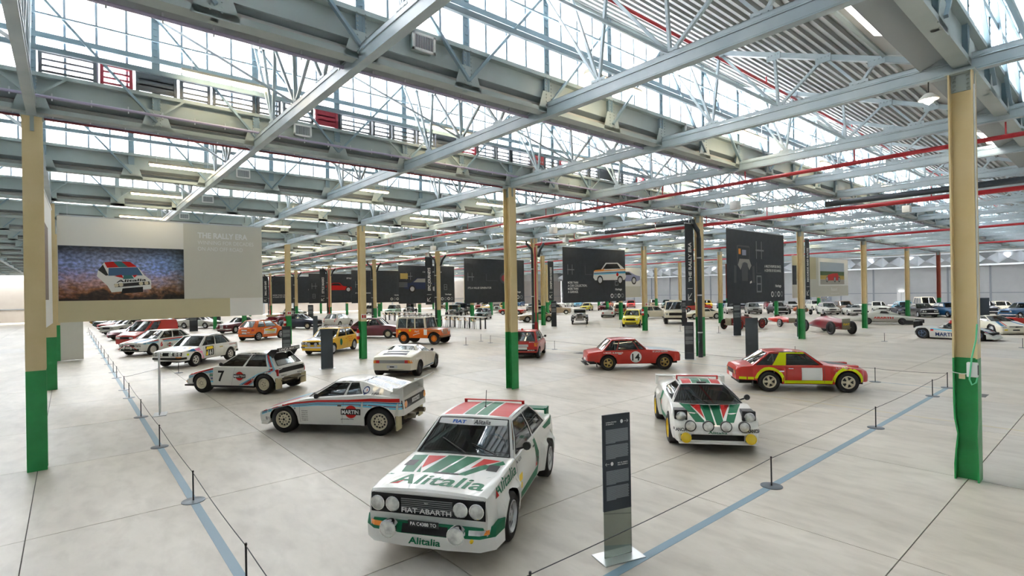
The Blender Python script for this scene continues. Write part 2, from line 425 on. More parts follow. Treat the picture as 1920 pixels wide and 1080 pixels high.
# trusses along x at every 4 m
tb = lambda x: 7.14 + (RZ-.12-7.14)*((-x % SX)/SX)
def truss(n):
    y = PY*n; t = empty('roof_truss', (0, y, 0), kind='structure'); oncol = n % 3 == 0
    b2 = bmesh.new()                              # bottom chord: I beam
    box(b2, XW, XE, -.075, .075, HC, HC+.02); box(b2, XW, XE, -.012, .012, HC+.02, HC+.2); box(b2, XW, XE, -.075, .075, HC+.19, HC+.21)
    box(b2, XW, XE, -.06, .0, HC+.03, HC+.185)
    obj('bottom_chord', b2, steelw, t)
    b2 = bmesh.new(); box(b2, XW, XE, -.05, -.035, HC+.225, HC+.30); box(b2, XW, XE, -.05, .05, HC+.29, HC+.30); obj('upper_angle', b2, steelw, t)
    st = bmesh.new()
    lo = [(0, .07), (-1.5, .07), (-3.0, .07), (-4.5, .07), (-SX, .07)]
    for k in range(-2, 17):
        X = -SX*k; nearc = k in (-1, 0, 1) and -3 <= n <= 5
        zt = lambda u: 7.14-.10+(RZ-.1-7.14)*(u/SX)
        top = [.05, 1.2, 2.1, 3.06, 4.3, 5.2, SX-.05]
        bot = [1.5, 3.0, 4.5]
        webs = [(1.2,1.5),(2.1,1.5),(2.1,3.0),(3.06,3.0),(4.3,3.0),(4.3,4.5),(5.2,4.5),(5.9,4.5)]
        def put(nm, a, b, wd, ht, m=steelw):
            if nearc: q = bmesh.new(); bar(q, a, b, wd, ht); obj(nm, q, m, t)
            else: bar(st, a, b, wd, ht)
        put('top_chord', (X-.05, 0, zt(.05)), (X-SX+.05, 0, zt(SX-.05)), .12, .10)
        for a, b in webs: put('web_bar', (X-a, 0, zt(a)), (X-b, 0, HC+.27), .06, .05)
        if nearc:
            for b in bot:
                q = bmesh.new(); box(q, X-b-.16, X-b+.16, -.045, -.033, HC+.2, HC+.36)
                for d in (-.1, 0, .1): lathe(q, [(.014,0),(.0,-.014)], 6, 'y', (X-b+d, -.047, HC+.3))
                obj('gusset', q, steelw, t)
            for a in top[1:-1]:
                q = bmesh.new(); box(q, X-a-.14, X-a+.14, -.075, -.063, zt(a)-.12, zt(a)+.03)
                for d in (-.1, -.03, .04, .1): lathe(q, [(.014,0),(0,-.014)], 6, 'y', (X-a+d, -.077, zt(a)-.02))
                obj('gusset', q, steelw, t)
        # sloping tie from ridge post down to the next truss' middle node
        if n % 1 == 0: put('tie', (X-SX+.1, -PY/2, RZ-.2), (X-3.0, 0, HC+.3), .06, .05)
    obj('web_bars', st, steelw, t, kind='stuff')
for n in range(-6, 16): truss(n)

# ---------------- roof services ----------------
def pipe_y(k, dx, z, r, m, name, label, cat, ya=Y0+1, yb=Y1, hook=None, along=True):
    b2 = bmesh.new(); X = -SX*k+dx; tube(b2, [(X, ya, z), (X, yb, z)], r, 8)
    return tag(obj(name, b2, m, smooth=40), label, cat)
for k, lb in ((0, 'thin red sprinkler pipe under corrugated roof above the right column'),):
    o = pipe_y(k, -4.3, 8.62, .035, redp, 'sprinkler_pipe', lb, 'pipe')
    h = bmesh.new()
    for q in range(20): tube(h, [(-SX*k-4.3, -20+q*3.2, 8.62), (-SX*k-4.3, -20+q*3.2, 8.80)], .02, 6)
    obj('sprinkler_heads', h, redp, o, kind='stuff')
def pipe_x(y, z, r, m, name, label, cat, xa=XW+2, xb=XE-1, drops=None, clip=None):
    b2 = bmesh.new(); tube(b2, [(xa, y, z), (xb, y, z)], r, 10)
    o = tag(obj(name, b2, m, smooth=40), label, cat)
    if drops:
        d = bmesh.new(); x = xb-3
        while x > xa: tube(d, [(x, y, z), (x, y, z+drops)], .018, 6); x -= 3.0
        obj('drop', d, m, o, kind='stuff')
    if clip:
        x = xb-2
        while x > xa:
            d = bmesh.new(); lathe(d, [(r+.012,-.02),(r+.012,.02)], 12, 'x', (x, y, z)); bar(d, (x, y, z+r), (x, y+.2, z+clip+.02), .02, .02); obj('clamp', d, alu, o); x -= 4.0
    return o
pipe_x(4.66, 6.62, .055, redp, 'sprinkler_pipe', 'red sprinkler main crossing under the trusses before the centre column row', 'pipe', drops=.4)
pipe_x(4.05, 7.0, .028, redp, 'sprinkler_pipe', 'thin red pipe on side of truss beside the first red main', 'pipe')
pipe_x(12.9, 6.50, .085, redp, 'sprinkler_pipe', 'thick red sprinkler main below the black drain pipe', 'pipe', drops=.6)
pipe_x(28.5, 6.58, .07, redp, 'sprinkler_pipe', 'red sprinkler main behind the second row of banners', 'pipe')
pipe_x(44, 6.58, .07, redp, 'sprinkler_pipe', 'red sprinkler main over the rear rows of cars', 'pipe')
pipe_x(12.4, 6.98, .03, mat('blue air pipe', (.02,.22,.42), .4), 'air_pipe', 'thin blue compressed air pipe along truss above banners', 'pipe', xb=-14)
pipe_x(11.85, 6.62, .11, mat('black drain pipe', (.03,.04,.05), .4), 'drain_pipe', 'thick black drain pipe hanging under the roof right of the near column', 'pipe', xa=-6.2, xb=-.25, clip=.25)
pipe_x(11.85, 6.62, .11, mat('black drain pipe', (.03,.04,.05), .4), 'drain_pipe', 'thick black drain pipe running to the column with the vertical banner', 'pipe', xa=-17.6, xb=-12.2, clip=.25)
cond = mat('violet grey conduit', (.42,.38,.52), .4)
for k, dx, z, lb in ((1, -.45, 7.0, 'cable conduit with hooks behind the nearest roof girder'), (2, -.45, 6.98, 'cable conduit with hooks behind the second roof girder'), (2, .35, 7.2, 'thin grey cable tray before the second roof girder')):
    o = pipe_y(k, dx, z, .03, cond, 'cable_conduit', lb, 'conduit')
    h = bmesh.new(); y = -22
    while y < 50: box(h, -SX*k+dx-.015, -SX*k+dx+.015, y-.01, y+.01, z-.06, z+.08); y += .6
    obj('hooks', h, alu, o, kind='stuff')
pipe_y(2, -.30, 6.93, .022, mat('dark red conduit', (.22,.03,.04), .5), 'conduit', 'thin dark red conduit under the second roof girder', 'conduit')
# down pipes at the first column row
for i, red in ((1,0),(2,1),(3,0),(4,0),(5,1),(6,0),(7,1)):
    x, y = -BX*i, BY*1
    b2 = bmesh.new()
    tube(b2, [(x+.2, y-.36, .0), (x+.2, y-.36, 5.75), (x+.2, y-.42, 6.1), (x+.2, y-.85, 6.45), (x+.2, y-.85, 6.62)], .11 if i == 1 else .085, 10)
    o = tag(obj('down_pipe', b2, MATS['black drain pipe'], smooth=40), 'black vertical drain pipe on the %s column from the front in the banner row' % ORD[i-1], 'pipe')
    for z in (1.2, 3.0, 4.8):
        b2 = bmesh.new(); lathe(b2, [(.10 if i > 1 else .125,-.03),(.10 if i > 1 else .125,.03)], 12, 'z', (x+.2, y-.36, z)); bar(b2, (x+.17, y-.36, z), (x+.15, y-.1, z), .02, .02); obj('clamp', b2, alu, o)
    if i > 1:
        b2 = bmesh.new(); tube(b2, [(x+.28, y+.12, 5.6), (x+.28, y+.3, 6.1), (x+.28, y+.62, 6.5)], .085, 10); obj('branch', b2, MATS['black drain pipe'], o, smooth=40)
    if red:
        b2 = bmesh.new(); tube(b2, [(x+.26, y-.16, .25), (x+.26, y-.16, 6.2), (x+.3, y-.16, 6.4), (x+.9, y-.16, 6.45)], .05, 8)
        o = tag(obj('riser_pipe', b2, redp, smooth=40), 'red fire riser pipe on the %s column of the banner row' % ORD[i-1], 'pipe')
        b2 = bmesh.new(); box(b2, x+.20, x+.33, y-.25, y-.07, .25, 1.3); obj('valve', b2, redp, o)
# girder vents
vent_d = mat('vent mesh dark', (.16,.18,.19), .6)
def vent(k, y, z, n, lab):
    X = -SX*k; r = thing('vent_grille', lab, 'vent', (X+.16, y, z), 0, 'vents on the roof girders')
    b2 = bmesh.new(); box(b2, -.12, 0, -.19, .19, -.12, .12); obj('back_box', b2, steel, r)
    b2 = bmesh.new(); box(b2, 0, .012, -.19, .19, -.12, .12); obj('core', b2, vent_d, r)
    b2 = bmesh.new()
    for a in ((-.22,.22,.11,.15),(-.22,.22,-.15,-.11),(-.22,-.18,-.15,.15),(.18,.22,-.15,.15)): box(b2, 0, .03, *a)
    obj('frame', b2, white, r)
    b2 = bmesh.new()
    for q in range(11): box(b2, .01, .025, -.17+q*.032, -.16+q*.032, -.11, .11)
    obj('slats', b2, alu, r, kind='stuff')
for k in range(1, 7): vent(k, -6.98, 7.50, k, 'white framed square vent on the %s roof girder from camera, left of the middle' % ORD[k-1])
for k in range(1, 6): vent(k, 1.2, 7.52, k, 'white framed square vent on the %s roof girder, near the centre column row' % ORD[k-1])
# switch gear rack on the second girder
redb = mat('red bus cover', (.36,.03,.05), .45); swd = mat('dark rack steel', (.10,.11,.12), .5)
rk = thing('cable_rack', 'row of dark open cable rack frames standing on the second roof girder', 'cable rack', (-SX*2+.12, 0, GT+.03))
y = -12.0; q = 0
while y < 9:
    wd = (.9, .55, .75, .6)[q % 4]; solid = q % 5 == 2; rd = q % 6 == 1
    m = redb if rd else swd; b2 = bmesh.new()
    box(b2, -.05, .05, y, y+.06, 0, .42); box(b2, -.05, .05, y+wd-.06, y+wd, 0, .42)
    for z in (.02, .13, .25, .38): box(b2, -.03, .03, y, y+wd, z, z+.035)
    if solid: box(b2, -.04, .03, y+.05, y+wd-.05, .05, .38)
    obj('rack_frame', b2, m, rk); y += wd+.05; q += 1
sign = thing('hanging_sign', 'small red sign hanging from the second girder with white letters', 'sign', (-SX*2+.3, 1.1, 7.95))
b2 = bmesh.new(); box(b2, 0, .03, -.25, .25, -.17, .17); obj('board', b2, mat('sign red', (.5,.06,.06), .5), sign)
b2 = bmesh.new()
flat_text(b2, 'GF', lambda u, v: (.034, u, v+.03), .09, align='c'); flat_text(b2, 'CORSIA B', lambda u, v: (.034, u, v-.12), .07, align='c'); obj('lettering', b2, white, sign)
for nm, (x, y, z), s in (('a', (-8.06, 8.07, 6.5), .15), ('b', (-18.0, 8.07, 6.55), .16), ('c', (-21, 12.1, 6.5), .14), ('d', (-4.5, 16.13, 6.6), .14), ('e', (-30, 8.07, 6.5), .15)):
    b2 = bmesh.new(); box(b2, x-s, x+s, y-s, y+s, z-s*1.1, z+s, bev=.02); o = obj('access_point_box', b2, white, smooth=30)
    b3 = bmesh.new(); bar(b3, (x, y, z+s), (x, y, HC+.05), .03, .03); obj('hanger', b3, alu, o)
    tag(o, {'a':'white box hanging below the beam right of centre','b':'white box under the roof left of the centre column','c':'small white box under the roof above the first banner','d':'white box hanging beside the black drain pipe','e':'far white box under the roof above the left banners'}[nm], 'box')
# batten lamps
def lamp(x, y, z, near, lab, grp, L=1.75):
    r = thing('batten_lamp', lab, 'lamp', (x, y, z), 0, grp)
    b2 = bmesh.new(); vs = [(-.09,-L/2,.02),(.09,-L/2,.02),(.04,-L/2,.09),(-.04,-L/2,.09)]
    a = [b2.verts.new(p) for p in vs]; b = [b2.verts.new((p[0], -p[1], p[2])) for p in vs]
    for q in ((0,1,5,4),(1,2,6,5),(2,3,7,6),(3,0,4,7)): b2.faces.new([(a+b)[i] for i in q])
    b2.faces.new(a); b2.faces.new(b[::-1]); obj('housing', b2, mat('lamp housing tan', (.50,.45,.33), .5), r, recalc=True)
    b2 = bmesh.new(); box(b2, -.06, .06, -L/2+.03, L/2-.03, -.03, .02); obj('tube', b2, tube_m, r)
    if near:
        b2 = bmesh.new(); bar(b2, (0, -L/2+.2, .09), (0, -L/2+.2, .6), .012, .012); bar(b2, (0, L/2-.2, .09), (0, L/2-.2, .6), .012, .012); obj('hanger', b2, alu, r)
for k in range(1, 17):
    for n in range(0, 11):
        y = -8.85+n*PY*1.5
        if y > 55 or (k == 1 and n > 4): continue
        z = {1: 7.6, 2: 8.05}.get(k, 7.35 if k < 5 else 7.2)
        if k == 3: z = 7.28
        x = -SX*k + (.9 if k > 1 else .85)
        if k == 1 and n == 0: continue
        lamp(x, y, z, k < 4, 'warm lit batten lamp in roof bay, %s bay from camera, %s along from the left' % (ORD[k-1], ORD[n]), 'batten lamps under the roof')
r = thing('panel_lamp', 'wide bright lamp fixed to the smooth ceiling panel above the right column', 'lamp', (-.70, -2.42, 7.30))
b2 = bmesh.new(); box(b2, -.12, .12, -.80, .80, 0, .06); o = obj('housing', b2, white, r); o.rotation_euler = (0, math.atan2(RZ-7.14, SX), 0)
b2 = bmesh.new(); box(b2, -.10, .10, -.77, .77, -.03, 0); o = obj('diffuser', b2, lampw, r); o.rotation_euler = (0, math.atan2(RZ-7.14, SX), 0)
r = thing('panel_lamp', 'second wide lamp on ceiling panel beyond the right column', 'lamp', (-.70, 7.5, 7.24))
b2 = bmesh.new(); box(b2, -.12, .12, -.80, .80, 0, .06); o = obj('housing', b2, white, r); o.rotation_euler = (0, math.atan2(RZ-7.14, SX), 0)
b2 = bmesh.new(); box(b2, -.10, .10, -.77, .77, -.03, 0); o = obj('diffuser', b2, lampw, r); o.rotation_euler = (0, math.atan2(RZ-7.14, SX), 0)
for n, (x, y) in enumerate(((-.45, 0), (2.5, 8.07), (3.5, 12.1), (5, 20.17))):
    r = thing('dome_lamp', ['bare bulb lamp under beam beside the right column','round white dome lamp right of the near column','second dome lamp right of the near column','third dome lamp right of the near column'][n], 'lamp', (x, y, 6.55))
    b2 = bmesh.new(); lathe(b2, [(0,.12),(.06,.1),(.16,.0),(.15,-.01),(.05,.02)], 16); obj('shade', b2, white, r, smooth=40)
    b2 = bmesh.new(); lathe(b2, [(0,.03),(.06,.0),(.07,-.05),(0,-.1)], 12); obj('bulb', b2, lampw, r, smooth=60)
    b2 = bmesh.new(); bar(b2, (0,0,.1), (0,0,.35), .015, .015); obj('hanger', b2, dark, r)
# things on the near column
r = thing('socket_box', 'white electric box strapped to the green part of the right column', 'electric box', (.02, -.24, 1.88))
b2 = bmesh.new(); box(b2, .02, .16, -.04, .05, -.12, .12, bev=.012); obj('enclosure', b2, white, r, smooth=30)
b2 = bmesh.new(); box(b2, .16, .165, -.03, .04, -.08, .08); obj('socket_cover', b2, dark, r)
b2 = bmesh.new(); tube(b2, [(-.17, -.0, -.06), (-.05, -.01, -.08), (.05, .0, -.07)], .008, 6); obj('strap', b2, alu, r)
b2 = bmesh.new(); box(b2, -.08, -.0, -.03, -.01, -.16, -.08); obj('tag', b2, mat('tan tag', (.6,.5,.3), .6), r)
b2 = bmesh.new(); tube(b2, [(.03,-.06,.75),(.02,-.1,.5),(-.03,-.15,.2),(-.06,-.17,-.15),(-.03,-.17,-.24),(.02,-.15,-.2),(.03,-.1,-.12)], .012, 8)
tag(obj('cable', b2, mat('green cable', (.12,.6,.3), .4), smooth=50, loc=(.14, -.13, 1.88)), 'green cable hanging down the right column into the white box', 'cable')
b2 = bmesh.new(); tube(b2, [(.172, -.11, 2.3), (.172, -.11, 6.6)], .014, 8); tag(obj('conduit', b2, white, smooth=50), 'thin white conduit up the flange of the right column', 'conduit')
r = thing('wall_cabinet', 'tall off white cabinet standing left behind the near columns', 'cabinet', (-35.3, -11.45, 0))
b2 = bmesh.new(); box(b2, -.25, .25, -.5, .45, .06, 2.35, bev=.01); obj('body', b2, mat('cabinet cream', (.66,.66,.60), .5), r)
b2 = bmesh.new(); box(b2, .25, .262, -.47, .42, .12, 2.3); obj('door', b2, mat('cabinet door', (.70,.70,.64), .5), r)
for y, j in ((-11.0, 0),):
    pass

# ---------------- cars ----------------
def paint(name, col, rough=.3): return mat(name, col, rough, coat=.5)
P = {n: paint(n+' car paint', c) for n, c in dict(white=(.74,.73,.69), red=(.52,.016,.008), dred=(.20,.006,.018), maroon=(.12,.012,.025), yellow=(.85,.50,.01), lemon=(.85,.72,.02),
     orange=(.80,.14,.005), navy=(.012,.02,.05), blue=(.01,.09,.22), lblue=(.12,.38,.55), black=(.012,.013,.016), cream=(.76,.71,.57), tan=(.42,.32,.20), brown=(.25,.17,.11), silver=(.50,.51,.46), grey=(.28,.29,.28),
     green=(.02,.22,.10), mint=(.35,.55,.42), dgreen=(.01,.06,.05), copper=(.42,.16,.05), lime=(.55,.68,.02), rust=(.26,.012,.012)).items()}
D_ = {n: mat(n+' decal', c, .45, spec=.3) for n, c in dict(white=(.80,.80,.78), red=(.58,.015,.012), green=(.0,.15,.065), black=(.012,.012,.014), navy=(.015,.035,.15), mblue=(.02,.15,.32), lblue=(.10,.55,.78), cyan=(.16,.60,.75),
      yellow=(.90,.62,.02), lime=(.62,.72,.0), pink=(.80,.25,.45), orange=(.9,.32,.05), gold=(.5,.38,.12), grey=(.3,.3,.3), fblue=(.02,.12,.5), silver=(.6,.6,.62)).items()}
rubber = mat('tyre rubber', (.018,.018,.02), .75); rubber2 = mat('tyre side', (.03,.03,.032), .7)
under = mat('underbody black', (.008,.008,.009), .8)
interior = mat('dark interior', (.02,.02,.022), .7)
seatm = mat('seat fabric', (.05,.05,.055), .8); seatr = mat('red seat fabric', (.35,.04,.03), .8)
carglass = glassmat('car window glass', (.20,.24,.25), .10, .03)
shutg = mat('shut line', (.05,.05,.05), .7)
lensm = noisy('headlamp lens', (.50,.52,.50), (.90,.90,.86), 9, .12, .5); amber = mat('amber lens', (.85,.25,.02), .25, coat=1); redl = mat('red lens', (.5,.01,.01), .25, coat=1); yell = mat('yellow lamp lens', (.85,.62,.02), .2, coat=1)
rims = {'white': mat('white wheel paint', (.68,.66,.60), .4), 'cream': mat('cream wheel paint', (.66,.60,.45), .4), 'gold': mat('gold wheel paint', (.50,.37,.14), .3, .5), 'silver': mat('silver wheel paint', (.52,.53,.54), .3, .6),
        'yellow': mat('yellow wheel paint', (.85,.58,.01), .4), 'orange': mat('orange wheel paint', (.85,.25,.02), .4), 'dark': mat('dark wheel', (.08,.08,.09), .4, .4), 'chrome': chrome, 'blue': mat('blue wheel', (.08,.12,.2), .4), 'red': P['red']}

def lerp_tab(t, x):
    if x <= t[0][0]: return t[0][1]
    for (a, va), (b, vb) in zip(t, t[1:]):
        if x <= b: return va + (vb-va)*((x-a)/(b-a) if b > a else 1)
    return t[-1][1]
WH = {}
def wheel_meshes(R, W, rr, style, col):
    k = (R, W, rr, style, col)
    if k in WH: return WH[k]
    b = bmesh.new(); h = W/2; n = 28
    lathe(b, [(rr, h-.02), (rr+.015, h), ((R+rr)/2, h+.006), (R-.03, h-.004), (R, h-.03), (R, -h+.03), (R-.03, -h), (rr+.01, -h), (rr, -h+.02)], n, 'y')
    ty = finish(b, rubber, 50, True)
    b = bmesh.new(); rim = rims[col]
    hh = h-.012
    if style == 'wire':
        lathe(b, [(rr, -h+.02), (rr, h-.015), (rr-.015, h), (rr-.03, h-.01), (rr-.03, -h+.02)], n, 'y')
        for a in range(20):
            t = 2*PI*a/20; t2 = t+(.35 if a % 2 else -.35)
            bar(b, ((rr-.02)*math.cos(t), h-.04, (rr-.02)*math.sin(t)), (.04*math.cos(t2), h-.01, .04*math.sin(t2)), .007, .007)
        lathe(b, [(.045,-h), (.045,h), (.02,h+.03), (0,h+.03)], 12, 'y')
        lathe(b, [(rr-.01,-h+.03),(0,-h+.03)], 16, 'y', mi=1)
    else:
        lathe(b, [(rr, h-.022), (rr, h), (rr-.012, h+.004), (rr-.025, hh-.02), (rr-.045, hh-.045 if style != 'steel' else hh-.03), (rr*.55, hh-.02), (rr*.3, hh-.01), (rr*.22, hh+.004), (0, hh+.004)], n, 'y')
        if style == 'holes':
            for a in range(12):
                t = 2*PI*a/12; c = rr*.66; lathe(b, [(.024, 0), (.018, .003), (0, .003)], 10, 'y', (c*math.cos(t), hh-.026, c*math.sin(t)), 1)
            for a in range(5):
                t = 2*PI*a/5; lathe(b, [(.014, 0), (0, .003)], 8, 'y', (.065*math.cos(t), hh, .065*math.sin(t)), 1)
            lathe(b, [(.03, 0), (0, .003)], 8, 'y', (0, hh+.004, 0), 1)
        elif style == 'fins':
            for a in range(24):
                t = 2*PI*a/24
                for c in (rr*.80,): lathe(b, [(.010, 0), (0, .003)], 6, 'y', (c*math.cos(t), hh-.036, c*math.sin(t)), 1)
            for a in range(5):
                t = 2*PI*a/5; lathe(b, [(.016, 0), (0, .003)], 8, 'y', (.06*math.cos(t), hh+.002, .06*math.sin(t)), 1)
        elif style == 'spoke':
            for a in range(5):
                t = 2*PI*(a+.5)/5
                pts = []
                for rad, da in ((rr*.36,.22),(rr*.82,.36),(rr*.82,-.36),(rr*.36,-.22)): pts.append((rad*math.cos(t+da), hh-.014 if rad < rr*.5 else hh-.03, rad*math.sin(t+da)))
                quad(b, [(p[0], p[1]+.006, p[2]) for p in pts], 1)
        elif style == 'steel':
            for a in range(8):
                t = 2*PI*a/8; c = rr*.72; lathe(b, [(.018, 0), (0, .003)], 8, 'y', (c*math.cos(t), hh-.024, c*math.sin(t)), 1)
            lathe(b, [(rr*.33, 0), (rr*.3, .025), (rr*.15,.04), (0,.045)], 14, 'y', (0, hh-.01, 0), 0)
    rm = finish(b, [rim, black], 40, True)
    WH[k] = (ty, rm); return WH[k]

class Car:
    """x forward, y left, z up, origin on the floor at the middle of the wheelbase"""
    def __init__(s, name, label, loc, deg, col='white', wb=2.45, f=1.98, r=1.95, W=1.65, H=1.38, hf=.72, hc=.90, df=.92, dr=.86, cab=(-1.35,-.75,.25,.95), yb=.78, yr=.55,
                 R=.31, tw=.19, rr=.19, rim='steel', rimc='silver', flare=0., wins=((.06,.46),(.50,.93)), group=None, roofc=None, nose=None, tail=None, sill=.22, zf=.28, zr=.32,
                 detail=2, glassm=None, round_=.10, belt=None, prof=None, bow=.12, wsm=.05, bumper=None, tuck=.05, cat='car', roof=True, fl=None, seats=2, arch=.05, plan=None, crown=.03, sh=None, hatch=False, tumble=.04, rearwin=True, flz=.12):
        s.__dict__.update(locals()); s.root = thing(name, label, cat, (*loc, 0), math.radians(deg), group)
        s.paint = P[col]; s.wx = (wb/2, -wb/2)
        s.deck = prof or [(-r, dr-.10), (-r+.05, dr-.02), (-r+.15, dr), (cab[0], df), (cab[3], hc), (f-.25, hf+.02), (f-.06, hf-.01), (f, hf-.10)]
        s.shp = sh or [(x, z-.015 if z < 10 else z) for x, z in s.deck]
        w2 = W/2
        s.plan = plan or [(-r, w2-.06-round_), (-r+.08, w2-.04-round_*.5), (-r+.3, w2-.02), (-r+.8, w2), (f-.8, w2), (f-.3, w2-.03), (f-.08, w2-.05-round_*.5), (f, w2-.09-round_)]
        s.parts = []; s.body(); s.wheels(); s.under()
        if roof: s.cabin()
        s.bvh = None
    def hw(s, x, z):
        w = lerp_tab(s.plan, x); zm = .62*s.hc
        if z < zm: w -= s.tuck*((zm-z)/max(zm-s.sill, .1))**2
        else: w -= s.tumble*((z-zm)/(max(lerp_tab(s.shp, x), zm+.05)-zm))**2
        if s.flare:
            for c in s.wx:
                k = min(1, max(0, (s.R+.17-abs(x-c))/.07))*min(1, max(0, (s.R*2+s.flz-z)/.06)); w += (s.flare if not isinstance(s.flare, tuple) else s.flare[0 if c > 0 else 1])*k
        return w
    def zb(s, x):
        z = s.sill
        if x > s.wx[0]+s.R+.05: z = s.zf
        elif x < s.wx[1]-s.R-.05: z = s.zr
        Ra = s.R+s.arch
        for c in s.wx:
            d = Ra*Ra-(x-c)**2
            if d > 0: z = max(z, s.R-.01+math.sqrt(d))
        return min(z, lerp_tab(s.shp, x)-.06)
    def body(s):
        Ra = s.R+s.arch; xs = set()
        for t in (s.deck, s.plan): xs |= {round(a, 4) for a, _ in t if -s.r <= a <= s.f}
        N = 12 if s.detail >= 2 else 8
        for c in s.wx:
            for k in range(N+1): xs.add(round(c-Ra*math.cos(PI*k/N), 4))
            for e in (Ra+.004, s.R+.06, s.R+.10, s.R+.17):
                for q in (c-e, c+e):
                    if -s.r < q < s.f: xs.add(round(q, 4))
        n = 22 if s.detail >= 2 else 10
        for k in range(n+1): xs.add(round(-s.r+(s.f+s.r)*k/n, 4))
        xs = sorted(x for x in xs if -s.r <= x <= s.f)
        ys = [xs[0]]
        for x in xs[1:]:
            if x-ys[-1] > .003: ys.append(x)
        xs = ys; b = bmesh.new(); rows = []
        nz = 7 if s.detail >= 2 else 4
        for x in xs:
            z0, zs, zt = s.zb(x), lerp_tab(s.shp, x), lerp_tab(s.deck, x); pts = []
            for k in range(nz+1):
                z = z0+(zs-.035-z0)*k/nz; pts.append((s.hw(x, z), z))
            w = pts[-1][0]
            pts += [(w-.008, zs-.012), (w-.028, zs)]
            for q in (.86, .6, .3, 0): pts.append(((w-.028)*q, zs+(zt-zs+s.crown)*(1-q*q)))
            full = [(x, -y, z) for y, z in pts] + [(x, y, z) for y, z in reversed(pts[:-1])]
            rows.append([b.verts.new(p) for p in full])
        nn = len(rows[0]); top0 = nz+3
        for i, (a, c) in enumerate(zip(rows, rows[1:])):
            xm = (xs[i]+xs[i+1])/2
            for k in range(nn-1):
                fc = b.faces.new((a[k], a[k+1], c[k+1], c[k]))
                if s.roof and top0 <= k <= nn-2-top0 and s.cab[0]+.1 < xm < s.cab[3]-.12: fc.material_index = 1
        b.faces.new(rows[0][::-1]); b.faces.new(rows[-1])
        bmesh.ops.recalc_face_normals(b, faces=b.faces); bmesh.ops.triangulate(b, faces=b.faces)
        s.bodyo = obj('body', b, [s.paint, interior], s.root, smooth=32)
    def wheels(s):
        tr = (s.W/2 - s.tw/2 - .015)
        for i, c in enumerate(s.wx):
            fl = s.flare if not isinstance(s.flare, tuple) else s.flare[i]
            R, tw = s.R, s.tw
            ty, rm = wheel_meshes(R, tw, s.rr, s.rim, s.rimc)
            for sg in (1, -1):
                t = link('wheel', ty, s.root, loc=(c, sg*(tr+fl), R), rot=(0, 0, 0 if sg > 0 else PI))
                link('rim', rm, t)
    def under(s):
        b = bmesh.new(); wi = s.W/2-s.tw-.06
        box(b, -s.r+.12, s.f-.12, -wi, wi, s.sill-.03, .46)
        box(b, s.wx[1]+s.R+.08, s.wx[0]-s.R-.08, -s.W/2+.09, s.W/2-.09, s.sill-.02, .45)
        Ra = s.R+s.arch+.01
        for c in s.wx:
            for sg in (1, -1):
                y1, y2 = sg*(s.W/2-.05), sg*wi
                pr = [(c-Ra*math.cos(PI*k/8), s.R+Ra*math.sin(PI*k/8)) for k in range(9)]
                pr = [(x, min(z, lerp_tab(s.shp, x)-.05)) for x, z in pr]
                for (xa, za), (xb, zb_) in zip(pr, pr[1:]): quad(b, [(xa, y1, za), (xb, y1, zb_), (xb, y2, zb_), (xa, y2, za)])
                for (xa, za), (xb, zb_) in zip(pr, pr[1:]): quad(b, [(xa, y2, za), (xb, y2, zb_), (xb, y2, .2), (xa, y2, .2)])
        obj('underbody', b, under, s.root)
    def cabin(s):
        c = s.cab; det = s.detail >= 2
        zf, zr_ = lerp_tab(s.shp, c[3])-.01, lerp_tab(s.shp, c[0])-.01
        roofm = P[s.roofc] if s.roofc else s.paint
        H = s.H-.03; fr = bmesh.new(); gl = []; Vt = Vector
        def patch(Pf, uc, vc, isw, nm):
            for i in range(len(uc)-1):
                for j in range(len(vc)-1):
                    if isw(i, j):
                        g = bmesh.new(); nu = 4 if nm != 'side_window' else 1
                        grid = [[g.verts.new(Pf(uc[i]+(uc[i+1]-uc[i])*a/nu, vc[j]+(vc[j+1]-vc[j])*q/2)) for q in range(3)] for a in range(nu+1)]
                        for a in range(nu):
                            for q in range(2): g.faces.new((grid[a][q], grid[a+1][q], grid[a+1][q+1], grid[a][q+1]))
                        gl.append((nm, g))
                        if det:   # black seal
                            es = [Pf(uc[i], vc[j]), Pf(uc[i+1], vc[j]), Pf(uc[i+1], vc[j+1]), Pf(uc[i], vc[j+1])]
                            if nm == 'side_window':
                                for p, q in zip(es, es[1:]+es[:1]): bar(seal, p, q, .014, .014)
                            else:
                                bt = [Pf(uc[i]+(uc[i+1]-uc[i])*a/4, v_) for v_ in (vc[j], vc[j+1]) for a in range(5)]
                                for p, q in list(zip(bt[:4], bt[1:5]))+list(zip(bt[5:9], bt[6:]))+[(bt[0], bt[5]), (bt[4], bt[9])]: bar(seal, p, q, .02, .02)
                    else:
                        nu = 4 if (nm != 'side_window' and uc[i+1]-uc[i] > .3) else 1
                        for a in range(nu):
                            u0_, u1_ = uc[i]+(uc[i+1]-uc[i])*a/nu, uc[i]+(uc[i+1]-uc[i])*(a+1)/nu
                            quad(fr, [Pf(u0_, vc[j]), Pf(u1_, vc[j]), Pf(u1_, vc[j+1]), Pf(u0_, vc[j+1])])
        seal = bmesh.new()
        def front(u, v):
            y = (2*u-1); x = c[3]+(c[2]-c[3])*v; yy = y*(s.yb+(s.yr-s.yb)*v); bw = (s.bow*(1-v)+.05*v)*(1-y*y)
            return Vt((x+bw, yy, zf+(H-zf)*v + .02*v*(1-y*y)+.025*(1-v)*(1-y*y)))
        def rear(u, v):
            y = (2*u-1); x = c[0]+(c[1]-c[0])*v; yy = y*(s.yb+(s.yr-s.yb)*v); bw = (s.bow*.5*(1-v)+.03*v)*(1-y*y)
            return Vt((x-bw, yy, zr_+(H-zr_)*v + .02*v*(1-y*y)+.02*(1-v)*(1-y*y)))
        m = s.wsm
